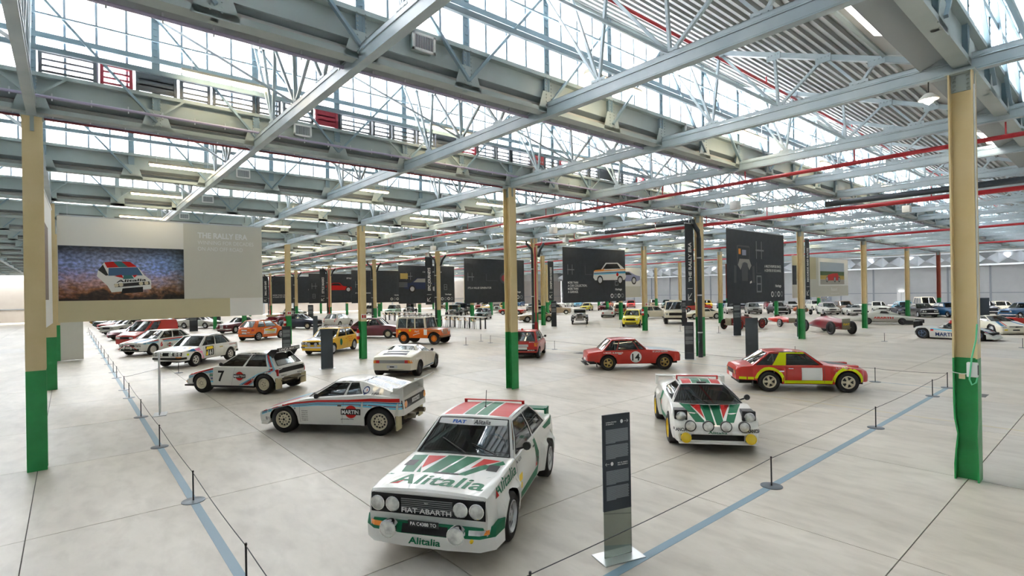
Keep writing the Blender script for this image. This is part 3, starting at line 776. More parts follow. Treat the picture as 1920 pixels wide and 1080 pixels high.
        patch(front, [0, m, 1-m, 1], [0, .03, .94, 1], lambda i, j: i == 1 and j == 1, 'windscreen')
        if s.rearwin: patch(rear, [0, m*1.6, 1-m*1.6, 1], [0, .06, .92, 1], lambda i, j: i == 1 and j == 1, 'rear_window')
        else: patch(rear, [0, 1], [0, 1], lambda i, j: False, 'rear')
        s.sidef = lambda sg, u, v: Vt((c[3]+(c[0]-c[3])*u+((c[2]+(c[1]-c[2])*u)-(c[3]+(c[0]-c[3])*u))*v, sg*(s.yb+(s.yr-s.yb)*v+.02*math.sin(PI*v)+.008), zf+(zr_-zf)*u+(H-zf-(zr_-zf)*u)*v))
        for sg in (1, -1):
            def side(u, v):
                xb = c[3]+(c[0]-c[3])*u; xt = c[2]+(c[1]-c[2])*u; zz = zf+(zr_-zf)*u
                return Vt((xb+(xt-xb)*v, sg*(s.yb+(s.yr-s.yb)*v+.02*math.sin(PI*v)), zz+(H-zz)*v))
            uc = [0]
            for a, b_ in s.wins: uc += [a, b_]
            uc += [1]
            patch(side, uc, [0, .07, .5, .90, 1], lambda i, j: i % 2 == 1 and j in (1, 2) , 'side_window')
        N = 6
        rg = [[fr.verts.new((x+(.05 if i == 0 else 0)*0, (q/3)*(s.yr), 0)) for q in range(-3, 4)] for i, x in enumerate([c[1]+(c[2]-c[1])*k/N for k in range(N+1)])]
        for i, row in enumerate(rg):
            t = i/N
            for q, v in enumerate(row):
                yy = (q-3)/3; v.co.x = c[1]+(c[2]-c[1])*t + (-.03*(1-t)+.05*t if t in (0, 1) else .0)*(1-yy*yy)
                v.co.z = H+.02*(1-yy*yy)+s.crown*math.sin(PI*t)*.9+(.0)
        for a, b_ in zip(rg, rg[1:]):
            for q in range(6): fr.faces.new((a[q], b_[q], b_[q+1], a[q+1]))
        bmesh.ops.remove_doubles(fr, verts=fr.verts, dist=.0015)
        bmesh.ops.recalc_face_normals(fr, faces=fr.faces); bmesh.ops.triangulate(fr, faces=fr.faces)
        s.roofo = obj('cabin_frame', fr, roofm, s.root, smooth=28)
        # merge the two halves of side windows into their panes: each pane is one part
        gm = s.glassm or carglass
        for nm, g in gl: obj(nm, g, gm, s.root, smooth=60)
        if det and len(seal.verts): obj('window_seals', seal, black, s.root, kind='stuff')
        else: seal.free()
        # inside
        if s.seats:
            xm = (c[2]+c[1])/2+.05
            for sg in (1, -1):
                b = bmesh.new(); box(b, xm-.35, xm-.2, sg*.36-.22, sg*.36+.22, .45, s.H-.32, bev=.04); box(b, xm-.3, xm+.2, sg*.36-.22, sg*.36+.22, .42, .55)
                box(b, xm-.38, xm-.28, sg*.36-.12, sg*.36+.12, s.H-.34, s.H-.20, bev=.03)
                obj('seat', b, seatm, s.root)
            b = bmesh.new(); x = c[3]-.14; box(b, x-.25, x, -s.yb+.1, s.yb-.1, s.hc-.08, s.hc+.02); obj('dashboard', b, interior, s.root)
            if det:
                b = bmesh.new(); ring = [(c[3]-.45+.03*math.sin(2*PI*k/16), .36+.17*math.cos(2*PI*k/16), s.hc+.03+.17*math.sin(2*PI*k/16)) for k in range(17)]
                tube(b, ring, .012, 6, close=False); obj('steering_wheel', b, black, s.root)
                b = bmesh.new(); xr = c[1]+.12 if c[1]+.12 < xm-.4 else xm-.42
                tube(b, [(xr, -s.yb+.1, .5), (xr, -s.yr+.05, s.H-.1), (xr, s.yr-.05, s.H-.1), (xr, s.yb-.1, .5)], .02, 6); tube(b, [(xr, -s.yr+.08, s.H-.1), (xr, s.yb-.15, .6)], .015, 6)
                obj('roll_bar', b, D_['white'], s.root)
    def side_band(s, u0_, u1_, v0, v1, m, name='pillar_band'):
        for sg in (1, -1):
            b = bmesh.new()
            for k in range(4):
                a, d = v0+(v1-v0)*k/4, v0+(v1-v0)*(k+1)/4; quad(b, [s.sidef(sg, u0_, a), s.sidef(sg, u1_, a), s.sidef(sg, u1_, d), s.sidef(sg, u0_, d)])
            s.part(name, b, m)
    # ---- surface decals ----
    def tree(s):
        if s.bvh is None:
            vs, fs = [], []
            for o in [s.bodyo]+([s.roofo] if s.roof else [])+s.parts:
                off = len(vs); mt = o.matrix_basis
                vs += [mt @ v.co for v in o.data.vertices]; fs += [tuple(i+off for i in p.vertices) for p in o.data.polygons]
            s.bvh = BVHTree.FromPolygons(vs, fs)
        return s.bvh
    DIRS = {'left': ((0,-1,0), lambda a, b: (a, 2.5, b)), 'right': ((0,1,0), lambda a, b: (a, -2.5, b)), 'top': ((0,0,-1), lambda a, b: (a, b, 4)), 'front': ((-1,0,0), lambda a, b: (6, a, b)), 'rear': ((1,0,0), lambda a, b: (-6, a, b))}
    def project(s, b2, side, m, name, off=.003, g=.07, label=None, roofcut=None, **kw):
        d, P0 = s.DIRS[side]; d = Vector(d); T = s.tree()
        xs = [v.co.x for v in b2.verts]; ys = [v.co.y for v in b2.verts]
        if not xs: b2.free(); return
        for ax, (lo, hi) in ((0, (min(xs), max(xs))), (1, (min(ys), max(ys)))):
            q = math.floor(lo/g)*g+g
            while q < hi:
                n = Vector((1,0,0)) if ax == 0 else Vector((0,1,0))
                bmesh.ops.bisect_plane(b2, geom=b2.verts[:]+b2.edges[:]+b2.faces[:], plane_co=n*q, plane_no=n, dist=1e-5); q += g
        off *= (.35 if side == 'top' else .8) if off < .02 else 1
        bad = []
        for v in b2.verts:
            o = Vector(P0(v.co.x, v.co.y)); h = T.ray_cast(o, d)
            if h[0] is None: bad.append(v); continue
            v.co = h[0] - d*off
        if bad: bmesh.ops.delete(b2, geom=bad, context='VERTS')
        ax = {'left':1,'right':1,'top':2,'front':0,'rear':0}[side]
        longf = [f for f in b2.faces if max(v.co[ax] for v in f.verts)-min(v.co[ax] for v in f.verts) > (.22 if side != 'top' else .12)]
        if longf: bmesh.ops.delete(b2, geom=longf, context='FACES_ONLY')
        if not b2.faces: b2.free(); return
        if label: kw['label'] = label
        return obj(name, b2, m, s.root, **kw)
    def poly(s, side, pts, col, name='stripe', **kw):
        """pts in (x,z) for sides, (x,y) for top, (y,z) for front/rear; list of polygons or one"""
        b2 = bmesh.new(); pls = pts if isinstance(pts[0][0], (tuple, list)) else [pts]
        for p in pls:
            f = b2.faces.new([b2.verts.new((q[0], q[1], 0)) for q in p]); f.normal_update()
        bmesh.ops.triangulate(b2, faces=b2.faces)
        return s.project(b2, side, D_[col] if isinstance(col, str) else col, name, **kw)
    def disc(s, side, a, b, r, col, name='roundel', r2=None, **kw):
        return s.poly(side, [(a+r*math.cos(2*PI*k/24), b+(r2 or r)*math.sin(2*PI*k/24)) for k in range(24)], col, name, **kw)
    def rect(s, side, a0, a1, b0, b1, col, name='panel', **kw): return s.poly(side, [(a0,b0),(a1,b0),(a1,b1),(a0,b1)], col, name, **kw)
    def text(s, side, t, a, b, size, col='black', ang=0., bold=.02, slant=0., align='c', width=None, name='lettering', off=.005, **kw):
        sx = {'left': -1, 'right': 1, 'front': 1, 'rear': -1}.get(side)
        ca, sa = math.cos(ang), math.sin(ang)
        def pl(u, v):
            u2, v2 = u*ca-v*sa, u*sa+v*ca
            if side == 'top': return (a-v2, b+u2, 0)
            if side == 'toprear': return (a+v2, b-u2, 0)
            return (a+sx*u2, b+v2, 0)
        b2 = bmesh.new(); flat_text(b2, t, pl, size, 0, bold, 1., slant, align, width)
        return s.project(b2, 'top' if side == 'toprear' else side, D_[col], name, off=off, g=.07, **kw)
    def part(s, name, b, m, smooth=None, carve=False, **kw):
        o = obj(name, b, m, s.root, smooth=smooth, **kw)
        if carve: s.parts.append(o); s.bvh = None
        return o
    def lampr(s, x, y, z, r, lens=None, name='headlamp', rimm=None, ax=1, depth=.05):
        b = bmesh.new(); lathe(b, [(r*1.0,-depth),(r*1.12,-.01),(r*1.12,.012),(r,.016),(r*.97,.008),(r*.6,.02),(0,.026)] if ax > 0 else [(r,depth),(r*1.12,.01),(r*1.12,-.012),(r,-.016),(r*.97,-.008),(r*.6,-.02),(0,-.026)], 20, 'x', (x, y, z), [0,0,0,0,1,1])
        return s.part(name, b, [rimm or chrome, lens or lensm], 40, )
    def bx(s, name, m, *a, bev=0, **kw):
        b = bmesh.new(); box(b, *a, bev=bev); return s.part(name, b, m, 30 if bev else None, **kw)
    def mirror(s, side=1, m=None):
        x = s.cab[3]-.28; y = side*(s.yb+.10); z = s.hc+.10
        b = bmesh.new(); lathe(b, [(0,-.05),(.05,-.035),(.065,0),(.06,.03),(0,.03)], 12, 'x', (x, y+side*.03, z)); bar(b, (x, side*(s.yb-.02), z-.06), (x, y, z-.02), .02, .03)
        s.part('mirror', b, m or black, 50)
    def doorlines(s, xs=(.75, -.45)):
        for sd in ('left', 'right'):
            z1 = s.hc-.05
            s.poly(sd, [[(x-.005, s.sill+.03), (x+.005, s.sill+.03), (x+.005, z1), (x-.005, z1)] for x in xs], shutg, 'door_gap', off=.003)
            s.rect(sd, xs[-1]+.08, xs[-1]+.22, z1-.13, z1-.10, chrome, 'door_handle', off=.014)
    def bumpers(s, m, front=True, rear=True, z=.42, h=.09, w=None, ov=.06):
        w = w or s.W/2-.05
        for on, x, sg, nm in ((front, s.f, 1, 'front_bumper'), (rear, -s.r, -1, 'rear_bumper')):
            if on:
                b = bmesh.new(); pts = [(x-sg*.28, -w-.01, z), (x-sg*.02, -w+.03, z), (x+sg*ov, -w*.6, z), (x+sg*ov, w*.6, z), (x-sg*.02, w-.03, z), (x-sg*.28, w+.01, z)]
                for p, q in zip(pts, pts[1:]): bar(b, p, q, .04, h)
                s.part(nm, b, m)
    def std(s, bump=None, grille=True, lamps='round2', tails=True, plate=True):
        """everyday trim for cars further away"""
        f, W2, zl = s.f, s.W/2, s.hf-.17
        if grille: s.rect('front', -W2+.42, W2-.42, zl-.08, zl+.08, 'black', 'grille')
        if lamps == 'round2':
            for y in (-W2+.30, W2-.30): s.lampr(f-.02, y, zl, .085)
        elif lamps == 'round4':
            for y in (-W2+.24, -W2+.44, W2-.24, W2-.44): s.lampr(f-.01, y, zl, .075)
        elif lamps == 'rect':
            for a in (-W2+.18, W2-.48): s.rect('front', a, a+.30, zl-.07, zl+.07, lensm, 'headlamp', off=.012)
        if tails:
            for a in (-W2+.16, W2-.36): s.rect('rear', a, a+.2, s.dr-.28, s.dr-.14, redl, 'tail_lamp', off=.012)
        if plate: s.rect('rear', -.22, .22, s.dr-.42, s.dr-.30, 'white', 'number_plate', off=.014); s.rect('front', -.18, .18, .34, .42, 'black', 'number_plate', off=.014)
        if bump: s.bumpers(bump)
        if s.roof: s.mirror(1); s.doorlines((s.cab[3]-.25, s.cab[0]*.35+s.cab[1]*.3-.05))

def martini(c, side, pts_fn):
    """five bands: dark blue, light blue, dark blue, red... along a path; pts_fn(t0,t1) gives the polygon"""
    for i, (a, b, col) in enumerate(((0,.16,'lblue'),(.20,.30,'navy'),(.34,.46,'lblue'),(.50,.62,'mblue'),(.66,1.0,'red'))): c.poly(side, pts_fn(a, b), col)

# ======== 1. white, green and red boxy saloon in front ========
c = Car('rally_car', 'white boxy rally car with red and green roof stripes, nearest the camera', (-4.93,-6.60), -55.5, 'white', wb=2.49, f=2.02, r=2.05, W=1.66, H=1.385, plan=[(-2.05,.72),(-2.0,.79),(-1.7,.82),(1.5,.83),(1.9,.82),(1.99,.805),(2.02,.785)],
        hf=.83, hc=.94, df=.97, dr=.97, cab=(-1.42,-.82,.20,.78), yb=.77, yr=.58, R=.315, tw=.23, rr=.205, rim='spoke', rimc='silver', flare=(.065,.075), flz=.05, wins=((.05,.50),(.55,.94)), sill=.24, zf=.20, zr=.30, round_=.02, tuck=.03, group=None, bow=.07, crown=.02,
        prof=[(-2.05,.84),(-2.01,.94),(-1.9,.97),(-1.42,.98),(.78,.94),(1.7,.875),(1.99,.845),(2.02,.82)], wsm=.035)
# front face: black panel, lamps, grille
c.rect('front', -.76, .76, .555, .795, 'black', 'grille', off=.01)
for y in (-.655, -.45, .45, .655): c.lampr(2.045, y, .675, .085)
b2 = bmesh.new()
for k in range(7): box(b2, 2.03, 2.045, -.34, .34, .60+k*.024, .606+k*.024)
c.part('grille_bars', b2, D_['grey'], kind='stuff')
c.text('front', 'FIAT ABARTH', 0, .585, .062, 'white', bold=.02, width=.66, off=.03); c.text('front', 'FIAT', .0, .70, .02, 'white', off=.02)
# lower bumper band and spoiler
b2 = bmesh.new(); prv = [(-.86,.0),(-.80,.10),(-.4,.155),(.4,.155),(.80,.10),(.86,.0)]
pl = [(1.70,-.90),(1.96,-.86),(2.08,-.70),(2.12,-.3),(2.12,.3),(2.08,.70),(1.96,.86),(1.70,.90)]
for (xa, ya), (xb, yb_) in zip(pl, pl[1:]):
    quad(b2, [(xa, ya, .36), (xb, yb_, .36), (xb-.04, yb_, .475), (xa-.04, ya, .475)], 0)
    quad(b2, [(xa-.01, ya, .20), (xb-.01, yb_, .20), (xb, yb_, .36), (xa, ya, .36)], 1)
quad(b2, [(p[0]-.04, p[1], .475) for p in pl], 0); quad(b2, [(p[0]-.01, p[1], .20) for p in pl], 1)
bmesh.ops.remove_doubles(b2, verts=b2.verts, dist=.001)
c.part('front_spoiler', b2, [D_['green'], P['white']], 40, carve=True, recalc=True)
c.rect('front', -.30, .30, .37, .47, 'black', 'air_intake', off=.012)
c.bx('number_plate', black, 2.13, 2.14, -.20, .20, .46, .535); b3 = bmesh.new(); flat_text(b3, 'PA C4388 TO', lambda u, v: (2.142, u, .478+v), .042, width=.34, align='c', bold=.015); c.part('lettering', b3, D_['white'])
for y in (-.44, .44): c.lampr(2.20, y, .43, .098, name='fog_lamp', depth=.09)
for a in (-.76, .56): c.rect('front', a, a+.10+.10, .40, .455, amber if a < 0 else lensm, 'indicator', off=.014)
for a in (-.60, .74): c.rect('front', a, a+.06, .40, .455, lensm if a < 0 else amber, 'indicator', off=.014)
c.text('front', 'Alitalia', 0, .245, .085, 'green', slant=.12, width=.42, off=.014, bold=.03)
b2 = bmesh.new(); lathe(b2, [(.0,.03),(.022,.0),(.022,-.03),(0,-.05)], 8, 'x', (2.16,.62,.36)); c.part('tow_hook', b2, rims['yellow'])
# bonnet
c.text('top', 'Alitalia', 1.86, -.60, .27, 'green', slant=.15, align='l', width=1.26, bold=.028)
c.poly('top', [(1.87,-.58),(1.87,-.47),(1.76,-.42)], 'red', off=.006)
G = 'green'
for pp in ([(.90,-.70),(1.52,-.60),(1.52,-.42),(.90,-.48)], [(.90,-.16),(1.52,-.30),(1.52,-.10),(.90,.09)], [(.90,.12),(1.52,.0-.06),(1.52,.13),(.90,.34)], [(.92,.66),(1.02,.72),(1.42,.34),(1.34,.30),(1.18,.46)], [(1.52,-.38),(1.30,-.40),(1.52,-.32)], [(1.10,.44),(1.52,.20),(1.52,.32),(1.16,.58)]): c.poly('top', pp, 'green')
c.poly('top', [(.93,-.46),(.93,-.18),(1.38,-.37)], 'red'); c.poly('top', [(.93,.38),(.93,.64),(1.28,.30)], 'red')
c.rect('top', 1.49, 1.53, .05-.17, .05+.17, 'black', 'bonnet_scoop', off=.012)
for y in (-.60, .60): c.rect('top', 1.10, 1.30, y-.075, y+.075, 'black', 'bonnet_vent', off=.010)
# roof stripes
c.rect('top', -.80, .17, -.53, -.22, 'red'); c.rect('top', -.80, .17, .22, .53, 'red'); c.rect('top', -.80, .17, -.19, -.012, 'green'); c.rect('top', -.80, .17, .012, .19, 'green')
b2 = bmesh.new(); box(b2, -.82, -.77, -.54, .54, 1.405, 1.42); box(b2,-.82,-.78,-.54,-.50,1.36,1.41); box(b2,-.82,-.78,.50,.54,1.36,1.41); c.part('roof_spoiler', b2, D_['red'])
b2 = bmesh.new(); bar(b2, (-.32, 0, 1.38), (-.38, 0, 1.66), .008, .008); lathe(b2, [(.02,0),(.012,.03),(0,.03)], 8, 'z', (-.32,0,1.385)); c.part('antenna', b2, black)
# sun strip
b2 = bmesh.new(); quad(b2, [(.300,-.575,1.29),(.300,.575,1.29),(.235,.56,1.352),(.235,-.56,1.352)]); 
b2.free()
c.parts.append([o for o in c.root.children if o.name.startswith('windscreen')][0]); c.bvh = None
c.rect('front', -.55, .55, 1.27, 1.345, 'white', 'sun_strip', off=.012); c.text('front', 'FIAT', -.20, 1.29, .036, 'fblue', off=.022, bold=.05, width=.22); c.text('front', 'Alitalia', .17, 1.285, .05, 'black', off=.022, slant=.12, width=.26)
b2 = bmesh.new(); bar(b2, (.87, .10, .985), (.62, -.36, 1.12), .012, .012); bar(b2, (.87, .55, .985), (.70, .12, 1.08), .012, .012); c.part('wipers', b2, black, kind='stuff')
# sides
for sd, mz in (('left', 1), ('right', 1)):
    c.text(sd, 'Alitalia', 1.78 if sd == 'left' else .80, .74, .15, 'green', slant=.12, align='l', width=.95, bold=.025)
    c.poly(sd, [(1.76,.74),(1.66,.74),(1.72,.83)], 'red', off=.010)
    c.poly(sd, [(.80,.26),(-.55,.26),(-.75,.44),(-.35,.52),(-.35,.66),(-.58,.44),(.80,.40)][:2]+[(-.62,.50),(-.40,.60),(-.30,.90),(-.42,.90),(-.62,.60),(-.50,.42),(.80,.36)], 'green')
    c.poly(sd, [(-1.05,.92),(-2.0,.93),(-1.7,.82),(-1.2,.85)], 'green')
    c.rect(sd, .50, .68, .55, .66, 'yellow', 'sticker'); c.rect(sd, .50, .68, .43, .52, 'yellow', 'sticker')
    c.text(sd, 'M. ALEN', .62, .84, .05, 'black', off=.009)
    c.poly(sd, [[(x-.005,.27),(x+.005,.27),(x+.005,.93),(x-.005,.93)] for x in (.76,-.38)], shutg, 'door_gap', off=.003)
    c.rect(sd, -.33, -.20, .80, .83, 'black', 'door_handle', off=.016)
c.poly('left', [(-.42,.50),(-.62,.50),(-.60,.66),(-.42,.60)], 'black', 'air_scoop'); c.rect('left', -.5,-.4,.44,.50,'red','badge')
c.mirror(1)
b2 = bmesh.new(); box(b2, -2.1,-1.85,-.7,.7,1.03,1.06); box(b2,-2.08,-1.85,.66,.70,.92,1.07); box(b2,-2.08,-1.85,-.70,-.66,.92,1.07); c.part('rear_spoiler', b2, D_['green'])
for y in (.45,): c.bx('seat', mat('tan seat pad', (.32,.14,.06), .7), -.12,-.02,.24,.62,.75,1.22, bev=.03)

# ======== 2. white wedge with stripes and big rear wing ========
def mart_roundel(c, sd, x, z, w=.5, r=.13):
    c.disc(sd, x, z, r, 'red', off=.010); c.rect(sd, x-w/2, x+w/2, z-w*.14, z+w*.14, 'black', 'name_board', off=.013); c.text(sd, 'MARTINI', x, z-w*.09, w*.18, 'white', width=w*.9, off=.018, bold=.04)
def laurel(c, sd, x, z, r=.09):
    c.disc(sd, x, z, r, 'navy', off=.010, name='wreath'); c.disc(sd, x, z, r*.72, 'white', off=.013, name='wreath'); c.disc(sd, x, z, r*.35, 'red', off=.016, name='wreath')
c = Car('rally_car', 'low white wedge rally car with blue and red stripes and tall white rear wing', (-11.03,-6.22), -139.5, 'white', wb=2.44, f=1.95, r=1.78, W=1.80, H=1.22,
        hf=.50, hc=.80, df=.93, dr=.90, cab=(-.86,-.60,.04,.64), yb=.76, yr=.50, R=.325, tw=.26, rr=.20, rim='holes', rimc='cream', flare=(.0,.03), wins=((.07,.60),(.66,.92)), sill=.22, zf=.24, zr=.45, round_=.08, bow=.16, crown=.02,
        prof=[(-1.78,.78),(-1.75,.86),(-1.6,.90),(-.86,.96),(.64,.85),(1.3,.69),(1.78,.55),(1.91,.49),(1.95,.42)], wsm=.05)
b2 = bmesh.new()   # rear deck buttresses: engine cover sloping from roof
pr = [(-.58,1.19),(-.70,1.185),(-1.15,1.07),(-1.66,.93)]
for (xa, za), (xb, zb_) in zip(pr, pr[1:]):
    wa, wb_ = .50+(xa+.58)*-.22, .50+(xb+.58)*-.22
    quad(b2, [(xa,-wa,za),(xb,-wb_,zb_),(xb,wb_,zb_),(xa,wa,za)])
    for sg in (1,-1): quad(b2, [(xa,sg*wa,za),(xb,sg*wb_,zb_),(xb,sg*.80,.89),(xa,sg*.78,.90)])
bmesh.ops.recalc_face_normals(b2, faces=b2.faces); c.part('engine_cover', b2, P['white'], 30, carve=True)
for sg in (1,-1): c.poly('top', [(-.62,sg*.10),(-1.4,sg*.10),(-1.4,sg*.55),(-.70,sg*.42)], mat('smoked louvre', (.10,.14,.2), .2, .3), 'louvre_window')
b2 = bmesh.new()
for k in range(7): box(b2, -.70-k*.10, -.66-k*.10, -.45,.45, 1.16-k*.024, 1.17-k*.024)
c.part('louvre_slats', b2, P['white'], kind='stuff')
b2 = bmesh.new(); v = [(-1.46,.95),(-1.98,1.22),(-2.0,1.25),(-1.48,.99)]
for y in (-.74,.70): box(b2, -1.74,-1.5,y,y+.04,.84,1.08)
a = [b2.verts.new((x,-.82,z)) for x, z in v]; b = [b2.verts.new((x,.82,z)) for x, z in v]
for q in ((0,1,5,4),(1,2,6,5),(2,3,7,6),(3,0,4,7)): b2.faces.new([(a+b)[i] for i in q])
b2.faces.new(a); b2.faces.new(b[::-1]); c.part('rear_wing', b2, P['white'], recalc=True)
c.rect('rear', -.78,.78,.60,.80,'black','rear_panel'); 
for a_ in (-.66,.66): c.disc('rear', a_, .70, .085, amber, 'tail_lamp', off=.014)
c.rect('rear', -.26,.26,.66,.76,'white','number_plate', off=.016); c.text('rear','TOW67783',0,.68,.06,'black',width=.44,off=.022)
b2 = bmesh.new()
for sg in (1,-1): tube(b2, [(-1.4,sg*.35,.34),(-1.8,sg*.35,.36),(-1.9,sg*.35,.36)], .06, 10)
box(b2,-1.72,-1.4,-.5,.5,.30,.44); c.part('exhaust', b2, mat('exhaust steel', (.25,.22,.17), .4, .8), 40)
for sg in (1,-1): c.bx('mud_flap', mat('pale mud flap', (.5,.43,.25), .7), -1.66,-1.62, sg*.75-.14, sg*.75+.14, .12,.46)
b2 = bmesh.new(); pl = [(1.84,-.84),(2.02,-.60),(2.06,0),(2.02,.60),(1.84,.84),(1.66,.88),(1.66,-.88)]
quad(b2, [(x,y,.20) for x,y in pl]); quad(b2, [(x-.06,y,.28) for x,y in pl][::-1])
for (p, q) in zip(pl, pl[1:]+pl[:1]): quad(b2, [(p[0],p[1],.20),(q[0],q[1],.20),(q[0]-.06,q[1],.28),(p[0]-.06,p[1],.28)])
c.part('chin_spoiler', b2, P['white'], recalc=True)
def mart037(a, b):   # along the flank
    base = [(1.90,.40,.50),(1.6,.50,.59),(1.35,.545,.665),(.95,.63,.74),(.35,.68,.80),(-.4,.68,.82),(-1.0,.66,.86),(-1.74,.60,.85)]
    return [[(x0,z0+(z1-z0)*a),(x1,w0+(w1-w0)*a),(x1,w0+(w1-w0)*b),(x0,z0+(z1-z0)*b)] for (x0,z0,z1),(x1,w0,w1) in zip(base, base[1:])]
for sd in ('left','right'):
    martini(c, sd, mart037)
    mart_roundel(c, sd, -.52, .545, .50, .15); laurel(c, sd, -.82, 1.02, .08)
    c.text(sd, 'PIRELLI', -1.12, .93, .045, 'black', width=.24); c.text(sd, 'pininfarina', -.42, .36, .03, 'black', width=.32)
    for k, t in enumerate(('MAGNETI MARELLI','VEGLIA','SPARCO','FERODO','BORLETTI','CHAMPION')): c.text(sd, t, .66, .54-k*.045, .022, 'black', width=.16)
    c.disc(sd, .82+.12,.60,.05,'grey','sticker',r2=.025); c.rect(sd,1.55,1.72,.30,.38,'grey','sticker')
    c.poly(sd, [[(.78,.28),(.785,.28),(.80,.78),(.795,.78)],[(-.28,.26),(-.275,.26),(-.33,.80),(-.335,.80)]], shutg, 'door_gap', off=.003)
    c.rect(sd,-.28,-.18,.67,.70,'black','door_handle',off=.014)
c.mirror(1); c.mirror(-1)
for a, b, cl in ((-.5,-.35,'red'),(-.32,-.22,'mblue'),(.35,.5,'red'),(.22,.32,'mblue'),(-.1,.1,'lblue')): c.poly('top', [(.98,a*1.15),(1.72,a*1.3),(1.72,b*1.3),(.98,b*1.15)], cl)
b3 = bmesh.new(); flat_text(b3, 'LANCIA', lambda u, v: (-1.76-v*.86, -u, 1.135+v*.46), .10, align='c', width=.6, bold=.02)
for v_ in b3.verts: v_.co.x -= .02
c.part('lettering', b3, D_['black'])

# ======== 3. white rally hatch with number 7 ========
c = Car('rally_car', 'white rally hatchback with black 7 on the door and black wing reading in white letters', (-18.60,-6.68), -141.5, 'white', wb=2.44, f=1.86, r=1.68, W=1.78, H=1.36,
        hf=.62, hc=.90, df=.92, dr=.90, cab=(-1.60,-1.24,-.04,.66), yb=.80, yr=.56, R=.335, tw=.27, rr=.20, rim='fins', rimc='cream', flare=(.0,.02), wins=((.05,.44),(.49,.86)), sill=.27, zf=.30, zr=.50, round_=.06, tuck=.03, bow=.12,
        prof=[(-1.68,.82),(-1.66,.90),(-1.60,.92),(.66,.92),(1.2,.80),(1.7,.66),(1.82,.60),(1.86,.52)], wsm=.05)
b2 = bmesh.new()
for sg in (1,-1):
    pp = [(-1.16,1.33),(-1.32,1.46),(-1.56,1.44),(-1.36,1.16)]
    a = [b2.verts.new((x,sg*.58,z)) for x,z in pp]; b = [b2.verts.new((x,sg*.62,z)) for x,z in pp]
    for q in ((0,1,5,4),(1,2,6,5),(2,3,7,6),(3,0,4,7)): b2.faces.new([(a+b)[i] for i in q])
    b2.faces.new(a); b2.faces.new(b[::-1])
bar(b2, (-1.46,-.62,1.45), (-1.46,.62,1.45), .22, .035); bar(b2, (-1.57,-.62,1.45), (-1.57,.62,1.45), .03, .13)
c.part('rear_wing', b2, black, recalc=True)
b3 = bmesh.new(); flat_text(b3, 'LANCIA MARTINI', lambda u, v: (-1.592, -u, 1.41+v), .085, align='c', width=1.12, bold=.03); c.part('lettering', b3, D_['white'])
c.rect('rear',-.72,.72,.68,.84,'black','rear_panel')
for a_ in (-.80,.74): c.rect('rear',a_,a_+.07,.60,.82,redl,'tail_lamp',off=.014)
c.text('rear','PIRELLI',.45,.56,.05,'black',width=.3); c.text('rear','PIRELLI',-.45,.56,.05,'black',width=.3)
b2 = bmesh.new(); tube(b2, [(-1.6,-.45,.48),(-1.6,.45,.48)], .10, 10); tube(b2, [(-1.6,.1,.48),(-2.0,.1,.45)], .05, 8); box(b2,-1.8,-1.3,-.6,.6,.40,.44); c.part('exhaust', b2, MATS['exhaust steel'], 40)
for sg in (1,-1): c.bx('mud_flap', MATS['pale mud flap'], -1.68,-1.64, sg*.70-.15, sg*.70+.15, .16,.54)
for sd in ('left','right'):
    base = [(1.80,.48,.62),(1.2,.63,.76),(.75,.72,.86)]
    martini(c, sd, lambda a, b: [[(x0,z0+(z1-z0)*a),(x1,w0+(w1-w0)*a),(x1,w0+(w1-w0)*b),(x0,z0+(z1-z0)*b)] for (x0,z0,z1),(x1,w0,w1) in zip(base, base[1:])])
    # chevron on the C pillar and rear quarter: (x for front edge, x for rear edge, z)
    ch = [(-1.10,-1.26,1.31),(-1.37,-1.56,.90),(-1.40,-1.60,.80),(-1.02,-1.46,.69),(-.25,-.80,.30)]
    for i,(a,b,cl) in enumerate(((0,.12,'lblue'),(.15,.25,'navy'),(.28,.62,'red'),(.66,.74,'navy'),(.78,.86,'lblue'),(.9,1.0,'lblue'))):
        c.poly(sd, [[(x0+(y0-x0)*a,z0),(x0+(y0-x0)*b,z0),(x1+(y1-x1)*b,z1),(x1+(y1-x1)*a,z1)] for (x0,y0,z0),(x1,y1,z1) in zip(ch, ch[1:])], cl)
    c.text(sd, '7', .42, .42, .36, 'black', bold=.03); mart_roundel(c, sd, -.30, .60, .46, .15)
    c.text(sd, 'PIRELLI', -.80, 1.29, .04, 'black', width=.26)
    for k in range(7): c.rect(sd, .74, .88, .38+k*.055, .42+k*.055, ('lblue','grey','navy','grey','green','grey','lblue')[k], 'sticker')
    c.poly(sd, [[(.92,.30),(.925,.30),(.93,.80),(.925,.80)],[(.02,.30),(.025,.30),(-.10,.88),(-.105,.88)]], shutg, 'door_gap', off=.003)
c.bx('sill_skirt', black, -.8,.85,-.84,.84,.20,.29); c.mirror(1); c.mirror(-1)
b2 = bmesh.new(); box(b2,1.62,1.96,-.80,.80,.22,.27); c.part('front_lip', b2, black); b2 = bmesh.new(); box(b2,1.66,1.92,-.76,.76,.28,.46,bev=.04); c.part('front_bumper', b2, P['white'], 30)
for sg in (1,-1): c.rect('front', sg*.6-.12, sg*.6+.12, .50,.60, lensm,'headlamp',off=.012); c.bx('indicator', D_['orange'], 1.90,1.94, sg*.66-.08,sg*.66+.08,.34,.40)
c.poly('top', [(.95,-.3),(1.55,-.55),(1.55,-.35),(.95,-.1)], 'red'); c.poly('top', [(.95,.3),(1.55,.55),(1.55,.35),(.95,.1)], 'red'); c.poly('top', [(.95,-.04),(1.55,-.2),(1.55,.2),(.95,.04)], 'mblue')

